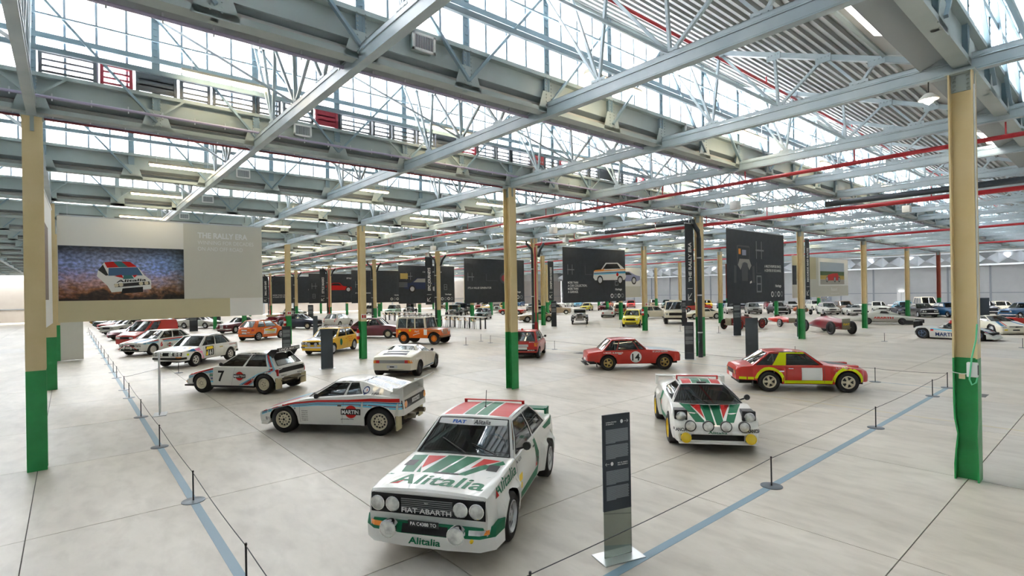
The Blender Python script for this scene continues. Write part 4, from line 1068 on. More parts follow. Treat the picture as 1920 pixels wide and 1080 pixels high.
# ======== 4. low wedge with six front lamps ========
c = Car('rally_car', 'low white wedge rally car with green stripes, six front lamps and yellow wheels', (-4.72,-.36), -50.0, 'white', wb=2.18, f=1.84, r=1.70, W=1.74, H=1.13, plan=[(-1.7,.74),(-1.6,.82),(-1.2,.86),(-.4,.84),(.3,.80),(.9,.84),(1.5,.84),(1.74,.81),(1.84,.76)],
        hf=.50, hc=.80, df=.93, dr=.92, cab=(-.95,-.52,.14,.88), yb=.74, yr=.47, R=.315, tw=.27, rr=.205, rim='spoke', rimc='yellow', flare=(.02,.07), wins=((.10,.80),), sill=.2, zf=.22, zr=.36, round_=.10, bow=.30, crown=.045,
        prof=[(-1.7,.80),(-1.65,.92),(-1.2,.96),(-.62,.97),(.88,.80),(1.2,.70),(1.6,.545),(1.76,.48),(1.84,.40)], sh=[(-1.7,.76),(-1.65,.88),(-1.1,.90),(-.62,.90),(.2,.80),(.6,.80),(1.0,.83),(1.35,.76),(1.6,.62),(1.76,.50),(1.84,.40)], wsm=.02)
S = c
for y in (-.17-.34, -.17, .17, .17+.34): S.lampr(1.84, y, .545, .098, name='spot_lamp', rimm=black, depth=.09)
for sg in (1,-1):
    b2 = bmesh.new(); box(b2, 1.54,1.60, sg*.66-.13, sg*.66+.13, .555,.81, bev=.02); box(b2, 1.30,1.54, sg*.66-.11, sg*.66+.11, .60,.80); S.part('pop_up_housing', b2, black, 30); S.lampr(1.615, sg*.66, .685, .092)
    S.lampr(1.92, sg*.61, .33, .092, lens=yell, name='fog_lamp', rimm=rims['yellow'], depth=.06)
    S.text('front', 'LANCIA', sg*.70, .44, .055, 'black', width=.24, off=.03, bold=.04)
S.rect('front', -.50,.50,.27,.38,'black','air_intake',off=.01); S.rect('front',-.45,.45,.395,.455,'white','name_strip',off=.02); S.text('front','Alitalia',0,.405,.045,'green',slant=.12,width=.36,off=.028)
S.poly('front', [[(-.82,.25),(-.52,.25),(-.52,.33),(-.82,.42)],[(.82,.25),(.52,.25),(.52,.33),(.82,.42)]], 'green')
b2 = bmesh.new(); box(b2,1.62,1.88,-.74,.74,.20,.235); S.part('front_lip', b2, P['white'])
for pp in ([(.98,-.62),(1.64,-.38),(1.64,-.18),(.98,-.44)],[(1.02,-.19),(1.72,-.16),(1.72,-.015),(1.02,-.015)],[(1.02,.015),(1.72,.015),(1.72,.16),(1.02,.19)],[(.98,.44),(1.64,.20),(1.64,.36),(.98,.64)]): S.poly('top', pp, 'green')
S.poly('top', [(1.0,-.41),(1.0,-.22),(1.52,-.18)], 'red'); S.poly('top', [(1.0,.22),(1.0,.41),(1.52,.18)], 'red')
S.rect('top', -.50,.16,-.20,-.01,'green'); S.rect('top',-.50,.16,.01,.20,'green'); S.rect('top',-.50,.14,-.42,-.22,'red'); S.rect('top',-.50,.14,.22,.42,'red')
b2 = bmesh.new(); box(b2,-.52,-.42,-.48,.48,1.185,1.205); box(b2,-.48,-.44,-.48,-.45,1.10,1.19); box(b2,-.48,-.44,.45,.48,1.10,1.19); S.part('roof_spoiler', b2, D_['red'])
S.bx('roof_lamp', black, .10,.16,-.10,.10,1.10,1.15)
for sd in ('left','right'): S.poly(sd, [(.62,.24),(-.55,.24),(-.62,.60),(-.40,.86),(-.2,.86),(-.45,.55),(-.35,.40),(.62,.34)], 'green'); S.rect(sd,-.5,-.4,.5,.62,'red','badge')
b2 = bmesh.new(); pp = [(-1.25,.94),(-1.5,1.06),(-1.52,1.04),(-1.3,.90)]
box(b2,-1.74,-1.52,-.84,.84,1.00,1.03); box(b2,-1.74,-1.5,-.86,-.80,.80,1.04); box(b2,-1.74,-1.5,.80,.86,.80,1.04); S.part('rear_wing', b2, P['white'])
b2 = bmesh.new()
for k in range(6): box(b2,-.80-k*.10,-.74-k*.10,-.42,.42,1.06-k*.016,1.075-k*.016)
box(b2,-1.38,-.60,-.45,-.42,.94,1.03); box(b2,-1.38,-.60,.42,.45,.94,1.03); S.part('engine_louvres', b2, P['white'], kind='stuff')
S.mirror(1)
b2 = bmesh.new(); bar(b2,(1.08,.0,.83),(.74,-.30,.96),.012,.012); S.part('wiper', b2, black)
S.bx('seat', seatr, -.15,-.05,-.5,-.2,.6,.98, bev=.03); S.bx('seat', seatr, -.15,-.05,.2,.5,.6,.98, bev=.03)

# ======== 5. red and lime coupe ========
c = Car('sports_car', 'red open two seater with red hardtop, lime arches and a blank white door square', (-5.33,6.72), 40.2, 'red', wb=2.28, f=1.80, r=2.10, W=1.62, H=1.24,
        hf=.68, hc=.82, df=.83, dr=.80, cab=(-1.62,-1.05,.02,.50), yb=.72, yr=.52, R=.32, tw=.21, rr=.20, rim='spoke', rimc='cream', flare=(.055,.055), wins=((.05,.52),(.73,.96)), sill=.25, zf=.32, zr=.36, round_=.12, bow=.10, crown=.04,
        prof=[(-2.10,.66),(-2.05,.76),(-1.95,.79),(-1.62,.83),(.50,.84),(1.3,.76),(1.6,.71),(1.75,.66),(1.80,.56)])
c.side_band(.53,.72,.0,1.,D_['lime'],'hardtop_band'); c.side_band(.06,.53,.91,1.,D_['lime'],'hardtop_band')
for sd in ('left','right'):
    c.rect(sd,-.95,.95,.26,.36,'lime')
    for cx in c.wx: c.poly(sd, [[(cx+rr_*math.cos(PI*k/10), .32+rr_*math.sin(PI*k/10)) for rr_, k in ((.375,k),(.375,k+1),(.46,k+1),(.46,k))] for k in range(10)], 'lime', off=.007)
    c.rect(sd,-2.02,-1.45,.38,.46,'lime')
    c.rect(sd,-.18,.42,.37,.76,'white','door_square',off=.01)
    c.poly(sd, [[(x-.005,.3),(x+.005,.3),(x+.005,.8),(x-.005,.8)] for x in (.48,-.62)], shutg, 'door_gap', off=.003)
    c.text(sd,'A. & J. RUSSETTI',1.02,.73,.05,'white',width=.42); c.rect(sd,.78,1.0,.60,.64,'grey','sticker'); c.text(sd,'FIAT ABARTH',-.95,.70,.03,'black',width=.35); c.rect(sd,-.56,-.42,.72,.74,chrome,'door_handle',off=.014)
c.bx('antenna', black, -.1,-.09,-.005,.005,1.25,1.36)
c.rect('top',.75,1.45,-.36,.36,black,'bonnet_panel',off=.005); 
for a_ in (-.5,.3): c.bx('bonnet_bulge', P['red'], 1.0,1.6,a_,a_+.2,.72,.80, bev=.03)
c.std(grille=True, lamps='round2', tails=False); c.rect('rear',-.6,.6,.50,.64,'black','rear_panel')
for a_ in (-.55,.45): c.rect('rear',a_,a_+.12,.52,.64,amber,'tail_lamp',off=.014)
b2 = bmesh.new()
for sg in (1,-1): box(b2,-1.60,-1.58,sg*.62-.10,sg*.62+.10,.14,.38)
c.part('mud_flaps', b2, black, kind='stuff')

# ======== 6. red coupe numbered 14 ========
c = Car('coupe_car', 'red coupe with white roundel 14 and matt black bonnet, gold wheels', (-12.05,6.75), 50.6, 'red', wb=2.33, f=1.88, r=2.00, W=1.56, H=1.27,
        hf=.70, hc=.84, df=.84, dr=.78, cab=(-1.40,-.95,.02,.44), yb=.70, yr=.54, R=.315, tw=.19, rr=.19, rim='spoke', rimc='gold', flare=(.03,.03), wins=((.03,.15),(.18,.66),(.69,.95)), sill=.27, zf=.34, zr=.34, round_=.10, bow=.10,
        prof=[(-2.0,.64),(-1.96,.73),(-1.75,.77),(-1.40,.81),(.44,.85),(1.3,.79),(1.78,.73),(1.85,.68),(1.88,.60)], wsm=.04)
c.rect('top',.58,1.80,-.62,.62,mat('matt black bonnet', (.10,.14,.16), .35),'bonnet_panel',off=.005)
for sd in ('left','right'):
    c.disc(sd,-.02,.54,.235,'white',off=.009); c.text(sd,'14',-.02,.40,.28,'black',bold=.03,off=.015)
    c.text(sd,'A. MUNARI - M. MANNUCCI',-.95,.70,.055,'white',width=.80); c.text(sd,'HF LANCIA SQUADRA',1.0,.72,.06,'white',width=.64)
c.std(lamps='round4', tails=True)
c.bumpers(black, front=False, z=.36, h=.05)
b2 = bmesh.new(); 
for sg in (1,-1): box(b2,-1.62,-1.60,sg*.6-.09,sg*.6+.09,.13,.36)
c.part('mud_flaps', b2, black, kind='stuff')
b2 = bmesh.new(); box(b2,-2.1,-1.95,-.6,.6,.22,.25); c.part('jack_bar', b2, black)

# ======== 7. white prototype coupe from behind ========
c = Car('prototype_car', 'plain cream white wedge prototype seen from behind with full width tail light band', (-18.23,-.53), 131, 'cream', wb=2.30, f=1.85, r=1.82, W=1.78, H=1.16,
        hf=.52, hc=.76, df=.98, dr=.84, cab=(-.80,-.50,.10,.95), yb=.72, yr=.50, R=.31, tw=.25, rr=.20, rim='spoke', rimc='dark', flare=(.02,.05), wins=((.06,.60),(.64,.92)), sill=.2, zf=.25, zr=.30, round_=.06, bow=.14,
        prof=[(-1.82,.76),(-1.79,.82),(-1.4,.90),(-.80,.98),(.95,.78),(1.4,.62),(1.76,.50),(1.85,.42)], wsm=.05)
c.rect('rear',-.82,.82,.58,.70,'grey','tail_band')
for a_ in (-.82,.66): c.rect('rear',a_,a_+.16,.58,.70,amber,'tail_lamp',off=.014)
for a_ in (-.66,.52): c.rect('rear',a_,a_+.14,.58,.70,redl,'tail_lamp',off=.014)
c.rect('rear',-.22,.22,.38,.50,'silver','number_plate',off=.012); c.rect('rear',-.09,.09,.42,.46,'black','plate_recess',off=.02); c.rect('rear',-.62,.62,.28,.34,'black','diffuser',off=.01)
c.poly('top', [[(-1.58,-.50),(-1.34,-.50),(-1.34,.50),(-1.58,.50)],[(-1.24,-.46),(-1.02,-.46),(-1.02,.46),(-1.24,.46)]], 'black', 'air_slot')
for sd in ('left','right'): c.poly(sd, [(-.8,.24),(.9,.24),(.9,.29),(-.8,.26)], 'mblue'); c.poly(sd, [[(x-.005,.26),(x+.005,.26),(x+.005,.8),(x-.005,.8)] for x in (.75,-.3)], shutg, 'door_gap', off=.003)
c.mirror(1); c.mirror(-1)

# ======== 8. red hatch from behind ========
c = Car('hatchback_car', 'red hatchback seen from behind with red beacons on roof, partly behind the centre column', (-18.6,6.65), 129, 'red', wb=2.2, f=1.75, r=1.55, W=1.58, H=1.36, hf=.72, hc=.88, df=.88, dr=.88,
        cab=(-1.50,-1.12,.18,.72), yb=.74, yr=.58, R=.29, tw=.18, wins=((.05,.42),(.46,.74),(.78,.94)), round_=.03)
c.std(lamps='rect', tails=False)
for a_ in (-.74,.58): c.rect('rear',a_,a_+.16,.62,.80,amber,'tail_lamp',off=.014)
c.rect('rear',-.28,.28,.60,.72,'silver','plate',off=.02); c.text('rear','MARTINI',-.45,.80,.05,'white',width=.26); c.text('rear','ABARTH',.45,.80,.05,'white',width=.26); c.rect('rear',-.7,.7,.40,.47,'black','rear_bumper',off=.03); c.text('rear','MICHELIN',-.42,.41,.05,'white',width=.34,off=.04)
for y in (.42,.12): 
    b2 = bmesh.new(); lathe(b2,[(.06,0),(.05,.10),(0,.11)],12,'z',(-.9,y,1.36)); c.part('beacon', b2, redl, 40)
c.mirror(-1)

# ======== 9. white saloon with number 161 ========
c = Car('rally_car', 'white rally saloon with pink stripe and yellow and black 161 panel on the door', (-28.7,-6.60), -48, 'white', wb=2.49, f=2.05, r=1.98, W=1.66, H=1.42, hf=.80, hc=.93, df=.95, dr=.92,
        cab=(-1.45,-.95,.25,.85), yb=.76, yr=.60, R=.33, tw=.21, rr=.20, rim='spoke', rimc='white', flare=(.04,.04), wins=((.05,.44),(.48,.86),(.89,.95)), sill=.30, zf=.34, zr=.40, round_=.03)
c.rect('front',-.74,.74,.58,.74,'black','grille',off=.01)
for y in (-.64,-.46,.46,.64): c.lampr(2.06,y,.66,.075)
for y in (-.25,.25): c.lampr(2.12,y,.66,.09,name='spot_lamp')
c.bumpers(black, z=.46, h=.10); c.rect('front',-.2,.2,.34,.42,'white','number_plate'); c.rect('front',.5,.75,.5,.54,amber,'indicator',off=.06)
for sd in ('left','right'):
    c.poly(sd,[(.62,.34),(.82,.34),(1.05,.72),(1.55,.86),(1.3,.9),(.95,.86)],'pink'); c.poly(sd,[(.82,.34),(.90,.34),(1.12,.62),(1.55,.78),(1.55,.84),(1.05,.72)],'orange'); c.poly(sd,[(1.2,.72),(1.75,.76),(1.8,.82),(1.3,.86)],'mblue',off=.009)
    c.rect(sd,-.02,.56,.42,.88,'black','number_panel',off=.009); c.poly(sd,[(.0,.74),(.54,.72),(.45,.86),(.05,.86)],'yellow',off=.014); c.text(sd,'161',.24,.46,.24,'white',bold=.03,off=.018,width=.34); c.poly(sd,[(.40,.44),(.54,.44),(.50,.64),(.46,.64)],'yellow',off=.014)
    c.disc(sd,1.72,.62,.05,'lime'); c.rect(sd,-.7,-.45,.74,.80,'gold','sticker'); c.text(sd,'OLIO FIAT',-1.5,.80,.06,'red',width=.6); c.text(sd,'BOGE',-1.7,.60,.06,'red',width=.2)
c.doorlines((.68,-.12)); c.mirror(1)
for k, (x, y) in enumerate(((1.1,-.4),(1.3,.3),(1.5,-.1),(1.2,.5))): c.rect('top',x,x+.2,y,y+.14,('lblue','navy','pink','orange')[k],'sticker')
b2 = bmesh.new()
for cx in c.wx:
    for sg in (1,-1): box(b2,cx-.40,cx-.38,sg*.74-.10,sg*.74+.10,.14,.40)
c.part('mud_flaps', b2, black, kind='stuff')

# ======== 10. number 6 hatch ========
c = Car('rally_car', 'white rally hatchback with red 6 on its front wing and red and blue side stripes', (-36.55,-7.45), -50, 'white', wb=2.48, f=1.95, r=1.80, W=1.70, H=1.38, hf=.76, hc=.92, df=.95, dr=.95,
        cab=(-1.65,-1.10,.20,.85), yb=.77, yr=.60, R=.33, tw=.21, rr=.21, rim='fins', rimc='white', flare=(.03,.03), wins=((.05,.42),(.46,.78),(.81,.93)), sill=.26, round_=.03)
for sd in ('left','right'):
    martini(c, sd, lambda a, b: [[(1.9,.66+.14*a),(.9,.70+.16*a),(.9,.70+.16*b),(1.9,.66+.14*b)],[(.9,.70+.16*a),(-1.7,.72+.18*a),(-1.7,.72+.18*b),(.9,.70+.16*b)]])
    c.poly(sd,[(.55,.32),(.82,.32),(.9,.6),(.82,.88),(.62,.92),(.45,.62)],'white',name='crest',off=.012); c.text(sd,'6',.66,.46,.26,'red',bold=.05,off=.018); mart_roundel(c, sd, .05, .5, .4, .12)
for y in (-.6,-.4,.4,.6): c.lampr(1.95,y,.62,.08)
c.rect('front',-.75,.75,.54,.70,'black','grille'); c.rect('front',-.6,.6,.3,.42,'black','air_intake'); c.mirror(1)
b2 = bmesh.new(); tube(b2,[(2.1,-.6,.4),(2.15,-.2,.62),(2.15,.2,.62),(2.1,.6,.4)],.02,8); c.part('lamp_bar', b2, redl)
for y in (-.25,.25): c.lampr(2.12,y,.5,.09,name='spot_lamp')
c.poly('top',[(1.0,-.6),(1.9,-.4),(1.9,-.2),(1.0,-.3)],'red'); c.poly('top',[(1.0,.6),(1.9,.4),(1.9,.2),(1.0,.3)],'mblue')

# ======== others in the left rows ========
c = Car('delivery_van', 'bright red small delivery van parked behind the car numbered 6', (-42.9,-7.35), -50, 'red', wb=2.5, f=1.85, r=1.85, W=1.68, H=1.78, hf=.85, hc=1.08, df=1.1, dr=1.1, cab=(-1.80,-1.74,.25,1.05), yb=.79, yr=.70, R=.31, tw=.19, wins=((.06,.32),), sill=.26, round_=.04, rearwin=False, cat='van')
c.std(bump=None, lamps='rect'); c.mirror(1)
c = Car('sports_car', 'low dark red racing coupe with oval grille beside the red van', (-52.2,-7.4), -50, 'dred', wb=2.4, f=2.05, r=1.6, W=1.6, H=1.12, hf=.62, hc=.80, df=.80, dr=.72, cab=(-1.2,-.7,-.1,.4), yb=.68, yr=.45, R=.32, rim='wire', rimc='silver', round_=.25, prof=[(-1.6,.6),(-1.5,.72),(-1.2,.78),(.4,.80),(1.2,.76),(1.8,.62),(2.05,.42)])
c.rect('front',-.35,.35,.30,.46,'black','grille')
for sg in (1,-1): c.lampr(1.82,sg*.55,.60,.08)
c = Car('coupe_car', 'grey green sixties hardtop coupe parked beside the low red racing coupe', (-60.0,-7.4), -50, 'silver', wb=2.65, f=2.1, r=2.1, W=1.72, H=1.35, hf=.82, hc=.94, df=.92, dr=.85, cab=(-1.5,-.9,.15,.7), yb=.76, yr=.6, wins=((.03,.45),(.48,.95)), rim='steel', rimc='chrome'); c.std(chrome, lamps='round4')
c = Car('sports_car', 'red sports car nose just past the grey green coupe', (-67.5,-7.5), -50, 'red', H=1.25); c.std(chrome)
c = Car('hatchback_car', 'dark green and lime rally car in left row far back', (-76,-7.6), -50, 'dgreen', H=1.3, roofc='lime'); c.std(); c.rect('left',-1.5,1.5,.6,.8,'lime')
c = Car('saloon_car', 'yellow car farthest back in the left row', (-85,-7.6), -50, 'yellow', H=1.3); c.std(black)
c = Car('city_car', 'orange city car with white stickers seen from behind', (-41.95,-.15), 122, 'orange', wb=2.3, f=1.72, r=1.72, W=1.66, H=1.50, hf=.85, hc=1.0, df=1.0, dr=.95, cab=(-1.55,-1.05,.30,.98), yb=.74, yr=.56, R=.31, tw=.19, rr=.22, rim='spoke', rimc='silver', wins=((.08,.52),(.57,.86)), round_=.22, crown=.06, tumble=.08)
c.std(lamps='round2', tails=False)
for a_ in (-.74,.62): c.rect('rear',a_,a_+.12,.72,.88,redl,'tail_lamp',off=.014)
c.rect('rear',-.26,.26,.74,.84,'white','number_plate',off=.016); c.bumpers(chrome, front=False, z=.50, h=.04)
for sd in ('left','right'): c.poly(sd,[(-.7,.45),(.6,.42),(.7,.8),(.2,.95),(-.6,.85)],'white'); c.poly(sd,[(-.6,.72),(.5,.62),(.5,.74),(-.5,.82)],'yellow',off=.01); c.poly(sd,[(-.3,.82),(.2,.9),(.6,.86),(.1,.78)],'red',off=.012); c.text(sd,'Abarth 500',0,.50,.09,'lime',width=.7,off=.014)
c.text('rear','500',-.4,.60,.08,'white',width=.25)
c = Car('saloon_car', 'yellow boxy saloon with rally lamps and roof rack behind a dark info totem', (-28.5,.15), -50, 'yellow', wb=2.5, f=2.0, r=2.05, W=1.62, H=1.40, hf=.82, hc=.94, df=.95, dr=.92, cab=(-1.5,-1.05,.25,.8), yb=.75, yr=.62, R=.31, wins=((.05,.46),(.50,.93)), round_=.02, rim='steel', rimc='silver')
c.rect('front',-.72,.72,.60,.76,'black','grille',off=.01)
for y in (-.62,-.42,.42,.62): c.lampr(2.02,y,.68,.08)
for y in (-.2,.2): c.lampr(2.1,y,.62,.095,name='spot_lamp')
c.bumpers(chrome, z=.46, h=.08); c.rect('top',.9,1.95,-.7,.7,mat('satin black bonnet', (.10,.12,.13), .25),'bonnet_panel',off=.005)
for sd in ('left','right'): c.disc(sd,.4,.62,.14,'green',r2=.2); c.text(sd,'CARRELLO LAMPS',-.7,.80,.06,'red',width=.6); c.text(sd,'LONDON - SYDNEY',-.75,.68,.06,'red',width=.6); c.text(sd,'BARDAHL',-.7,.56,.06,'red',width=.4)
c.doorlines((.6,-.35))
b2 = bmesh.new()
for y in (-.55,.55): bar(b2,(-1.0,y,1.52),(.2,y,1.52),.025,.025)
for x in (-1.0,-.7,-.4,-.1,.2): bar(b2,(x,-.55,1.50),(x,.55,1.50),.02,.02); bar(b2,(x,-.55,1.40),(x,-.55,1.52),.02,.02); bar(b2,(x,.55,1.40),(x,.55,1.52),.02,.02)
c.part('roof_rack', b2, chrome)
c = Car('saloon_car', 'dark maroon fifties saloon beside the green column, front to the right', (-35.95,6.5), 38.9, 'maroon', wb=2.65, f=2.0, r=2.0, W=1.65, H=1.50, hf=.86, hc=1.0, df=1.0, dr=.80, cab=(-1.75,-.95,.30,.80), yb=.72, yr=.55, R=.33, wins=((.05,.42),(.46,.80),(.83,.95)), round_=.15, tumble=.10, rim='steel', rimc='cream', prof=[(-2.0,.55),(-1.95,.70),(-1.75,.90),(.8,1.0),(1.5,.95),(1.95,.84),(2.0,.7)])
c.std(chrome); 
c = Car('off_road_car', 'orange and copper off road wagon with cream roof, its wheels orange', (-28.75,6.5), 30, 'orange', wb=2.25, f=1.55, r=1.72, W=1.58, H=1.78, hf=.98, hc=1.06, df=1.08, dr=1.08, cab=(-1.70,-1.62,.42,.58), yb=.76, yr=.66, R=.40, tw=.22, rr=.21, rim='steel', rimc='orange', wins=((.06,.34),(.39,.62),(.66,.94)), sill=.42, zf=.45, zr=.42, roofc='cream', round_=.0, bow=.0, tuck=.0, tumble=.0)
c.rect('top',.62,1.53,-.72,.72,P['copper'],'bonnet_panel',off=.01)
for sd in ('left','right'): c.poly(sd,[(.66,1.08),(.66,.86),(.82,.80),(1.5,.80),(1.54,1.0)],P['copper'],'wing_panel'); c.text(sd,'FIAT',-.10,.78,.12,'white',width=.34); c.rect(sd,-1.6,.4,1.00,1.08,'silver'); c.text(sd,'ALGERI - CITTA DEL CAPO - ALGERI',-.6,1.01,.05,'gold',width=1.7,off=.014); c.rect(sd,.40,.64,.62,1.06,'white','map_panel'); c.disc(sd,-1.42,.82,.10,'yellow'); c.disc(sd,-.62,.92,.08,'lime'); c.text(sd,'7',.52,.92,.1,'gold',off=.014); c.poly(sd,[(.1,.72),(.12,.76),(-.4,.62),(-.4,.58)],'white')
c.bumpers(P['copper'], z=.52, h=.10, rear=False)
for sg in (1,-1): c.lampr(1.58,sg*.45,.86,.085)
b2 = bmesh.new(); box(b2,1.52,1.56,-.3,.3,.62,.98); c.part('grille', b2, P['copper'])
b2 = bmesh.new()
for y in (-.6,.6): bar(b2,(-1.5,y,1.88),(.3,y,1.88),.03,.03)
for k in range(8): bar(b2,(-1.5+k*.257,-.6,1.86),(-1.5+k*.257,.6,1.86),.02,.02); bar(b2,(-1.5+k*.257,-.6,1.74),(-1.5+k*.257,-.6,1.88),.02,.02)
c.part('roof_rack', b2, D_['grey'])
c = Car('city_car', 'white and red small hatchback with dark glass behind the yellow saloon', (-52.5,10.2), 130, 'white', H=1.4, cab=(-1.7,-1.3,.2,.8)); c.std(tails=False); c.rect('rear',-.75,-.55,.6,.95,'red'); c.rect('rear',.55,.75,.6,.95,'red')
c = Car('saloon_car', 'dark navy fifties saloon beside the fourth column', (-52.6,6.3), 36, 'navy', wb=2.65, f=2.1, r=2.1, W=1.65, H=1.5, hf=.86, hc=1.0, df=1.0, dr=.82, yb=.72, yr=.55, R=.33, rim='steel', rimc='cream', round_=.15, tumble=.1); c.std(chrome)
c = Car('coupe_car', 'maroon fifties grand tourer with upright chrome grille, facing left', (-52.5,.6), -52, 'maroon', wb=2.6, f=2.15, r=2.0, W=1.56, H=1.38, hf=.82, hc=.95, df=.92, dr=.75, cab=(-1.3,-.85,-.05,.45), yb=.68, yr=.50, R=.34, rim='steel', rimc='silver', round_=.18, tumble=.1, roofc='black')
c.std(chrome, grille=False); b2 = bmesh.new(); box(b2,2.1,2.2,-.18,.18,.40,.82,bev=.03)
c.part('grille', b2, chrome, 30)
c = Car('coupe_car', 'pale silver coupe behind the left info totem', (-64,-.6), 38, 'silver', wb=2.65, f=2.2, r=2.2, W=1.75, H=1.32, round_=.06, rim='steel', rimc='chrome'); c.std(chrome)
c = Car('pickup_car', 'black vintage pickup under the end of the large banner', (-75,1.5), 38, 'black', H=1.7, wb=2.9, f=2.1, r=2.3, hf=.95, hc=1.1); c.std()
c = Car('saloon_car', 'orange and white car half hidden under the large banner', (-69,-2.5), 38, 'white', H=1.35, roofc='orange'); c.std()

# ---- vintage cars with separate wings ----
def vintage(name, label, loc, deg, col='black', L=3.9, W=1.65, H=1.72, open_=False, hoodm=None, R=.38, rimc='dark', cab=True, wings='black', style='wire', cat='car'):
    r = thing(name, label, cat, (*loc, 0), math.radians(deg)); p = P[col]; wm = P[wings]; wb = L*.68; f = L/2-.1
    b = bmesh.new(); box(b, -f+.1, f-.35, -.42, .42, .38, .52)
    sec = [(-f+.05,.40,.62,1.0 if not open_ else .95), (-.9,.62,.55,1.05), (.30,.60,.55,1.08), (.38,.46,.55,1.12), (f-.15,.30,.55,1.06)]
    rows = []
    for x, hw, z0, z1 in sec: rows.append([b.verts.new(q) for q in ((x,-hw,z0),(x,-hw,z1-.12),(x,-hw+.12,z1-.02),(x,0,z1+.02),(x,hw-.12,z1-.02),(x,hw,z1-.12),(x,hw,z0))])
    for a, c_ in zip(rows, rows[1:]):
        for k in range(6): b.faces.new((a[k], a[k+1], c_[k+1], c_[k]))
    b.faces.new(rows[0]); b.faces.new(rows[-1][::-1]); obj('body', b, p, r, smooth=30, recalc=True)
    b = bmesh.new(); x = f-.15; box(b, x, x+.07, -.30, .30, .52, 1.12, bev=.03); obj('radiator', b, chrome, r, smooth=30)
    b = bmesh.new()
    for k in range(9): box(b, x+.07, x+.078, -.24+k*.056, -.20+k*.056, .58, 1.04)
    obj('radiator_slats', b, black, r, kind='stuff')
    ty, rm = wheel_meshes(R, .13, R*.72, style, rimc)
    for cx in (wb/2, -wb/2):
        for sg in (1,-1):
            t = link('wheel', ty, r, loc=(cx, sg*(W/2-.10), R), rot=(0,0,0 if sg > 0 else PI)); link('rim', rm, t)
            b = bmesh.new(); Ra = R+.07; pr = [(cx+Ra*math.cos(t_), R+Ra*math.sin(t_)) for t_ in [PI*(-.02+1.0*k/8) for k in range(9)]] 
            for (xa, za), (xb, zb_) in zip(pr, pr[1:]):
                y0, y1 = sg*(W/2+.02), sg*(W/2-.26); quad(b, [(xa,y0,za),(xb,y0,zb_),(xb,y1,zb_),(xa,y1,za)]); quad(b, [(xa,y0,za),(xb,y0,zb_),(xb,y0,zb_-.06),(xa,y0,za-.06)])
            obj('wing', b, wm, r, smooth=50)
    for sg in (1,-1):
        b = bmesh.new(); box(b, -wb/2+R, wb/2-R, sg*(W/2-.12)-.12, sg*(W/2-.12)+.12, .36, .40); obj('running_board', b, black, r)
        b = bmesh.new(); lathe(b, [(.04,-.16),(.13,-.05),(.15,.0),(.14,.02),(0,.035)], 16, 'x', (f-.22, sg*.48, .98), [0,0,0,1]); obj('headlamp', b, [chrome, lensm], r, smooth=40)
    b = bmesh.new(); bar(b, (f+.12,-W/2+.1,.48), (f+.12,W/2-.1,.48), .03, .06); obj('front_bumper', b, chrome, r)
    if not open_:
        b = bmesh.new(); gl = bmesh.new()
        x0, x1, hw, z0 = -f+.25, .36, .60, 1.02
        box(b, x0, x1-.05, -hw, hw, H-.1, H, bev=.04)
        for xx in (x0+.03, (x0+x1)/2, x1-.05):
            for sg in (1,-1): box(b, xx-.04, xx+.04, sg*hw-.03, sg*hw+.03, z0, H-.05)
        box(b, x0, x0+.03, -hw, hw, z0, z0+.2); obj('cabin_frame', b, hoodm or p, r)
        for sg in (1,-1): quad(gl, [(x0,sg*hw,z0),(x1-.05,sg*hw,z0),(x1-.05,sg*hw,H-.08),(x0,sg*hw,H-.08)])
        quad(gl, [(x1-.03,-hw,z0),(x1-.03,hw,z0),(x1-.08,hw,H-.08),(x1-.08,-hw,H-.08)]); quad(gl, [(x0,-hw,z0+.2),(x0,hw,z0+.2),(x0,hw,H-.08),(x0,-hw,H-.08)])
        obj('window_glass', gl, carglass, r, kind='stuff')
    else:
        b = bmesh.new(); box(b, -f+.1, -f+.6, -.6, .6, 1.0, 1.22, bev=.08); obj('folded_hood', b, hoodm or mat('tan hood cloth', (.45,.33,.18), .8), r, smooth=30)
        b = bmesh.new(); quad(b, [(.3,-.5,1.08),(.3,.5,1.08),(.2,.48,1.42),(.2,-.48,1.42)]); obj('windscreen', b, carglass, r)
        b = bmesh.new(); box(b, -.5,-.35,-.5,.5,.9,1.2,bev=.04); obj('seat', b, seatr, r)
    return r
vintage('vintage_car', 'black and cream vintage coupe with chrome grille facing the camera', (-35.0,28.5), -48, 'black', hoodm=P['cream'], L=4.3, H=1.5)
vintage('vintage_car', 'burgundy open tourer with tan folded hood left of the fourth column', (-62.5,7.5), 128, 'dred', open_=True, L=4.6, wings='dred')
vintage('vintage_car', 'black vintage car with round lamps behind the bar tables, left one', (-58.5,28.8), -45, 'dgreen', L=4.2)
vintage('vintage_car', 'blue black vintage limousine behind the bar tables', (-64.5,34.2), -40, 'navy', L=4.8, H=1.8)
vintage('vintage_car', 'black vintage tourer behind the vintage limousine', (-68.0,37.8), -45, 'black', L=4.2)
vintage('vintage_car', 'dark vintage saloon farthest left behind the bar tables', (-78.0,33.0), -40, 'navy', L=4.4)
vintage('vintage_car', 'green grey military four wheel drive with square grille', (-66.9,42.9), -38, 'mint', L=3.6, open_=True, wings='mint', style='steel')

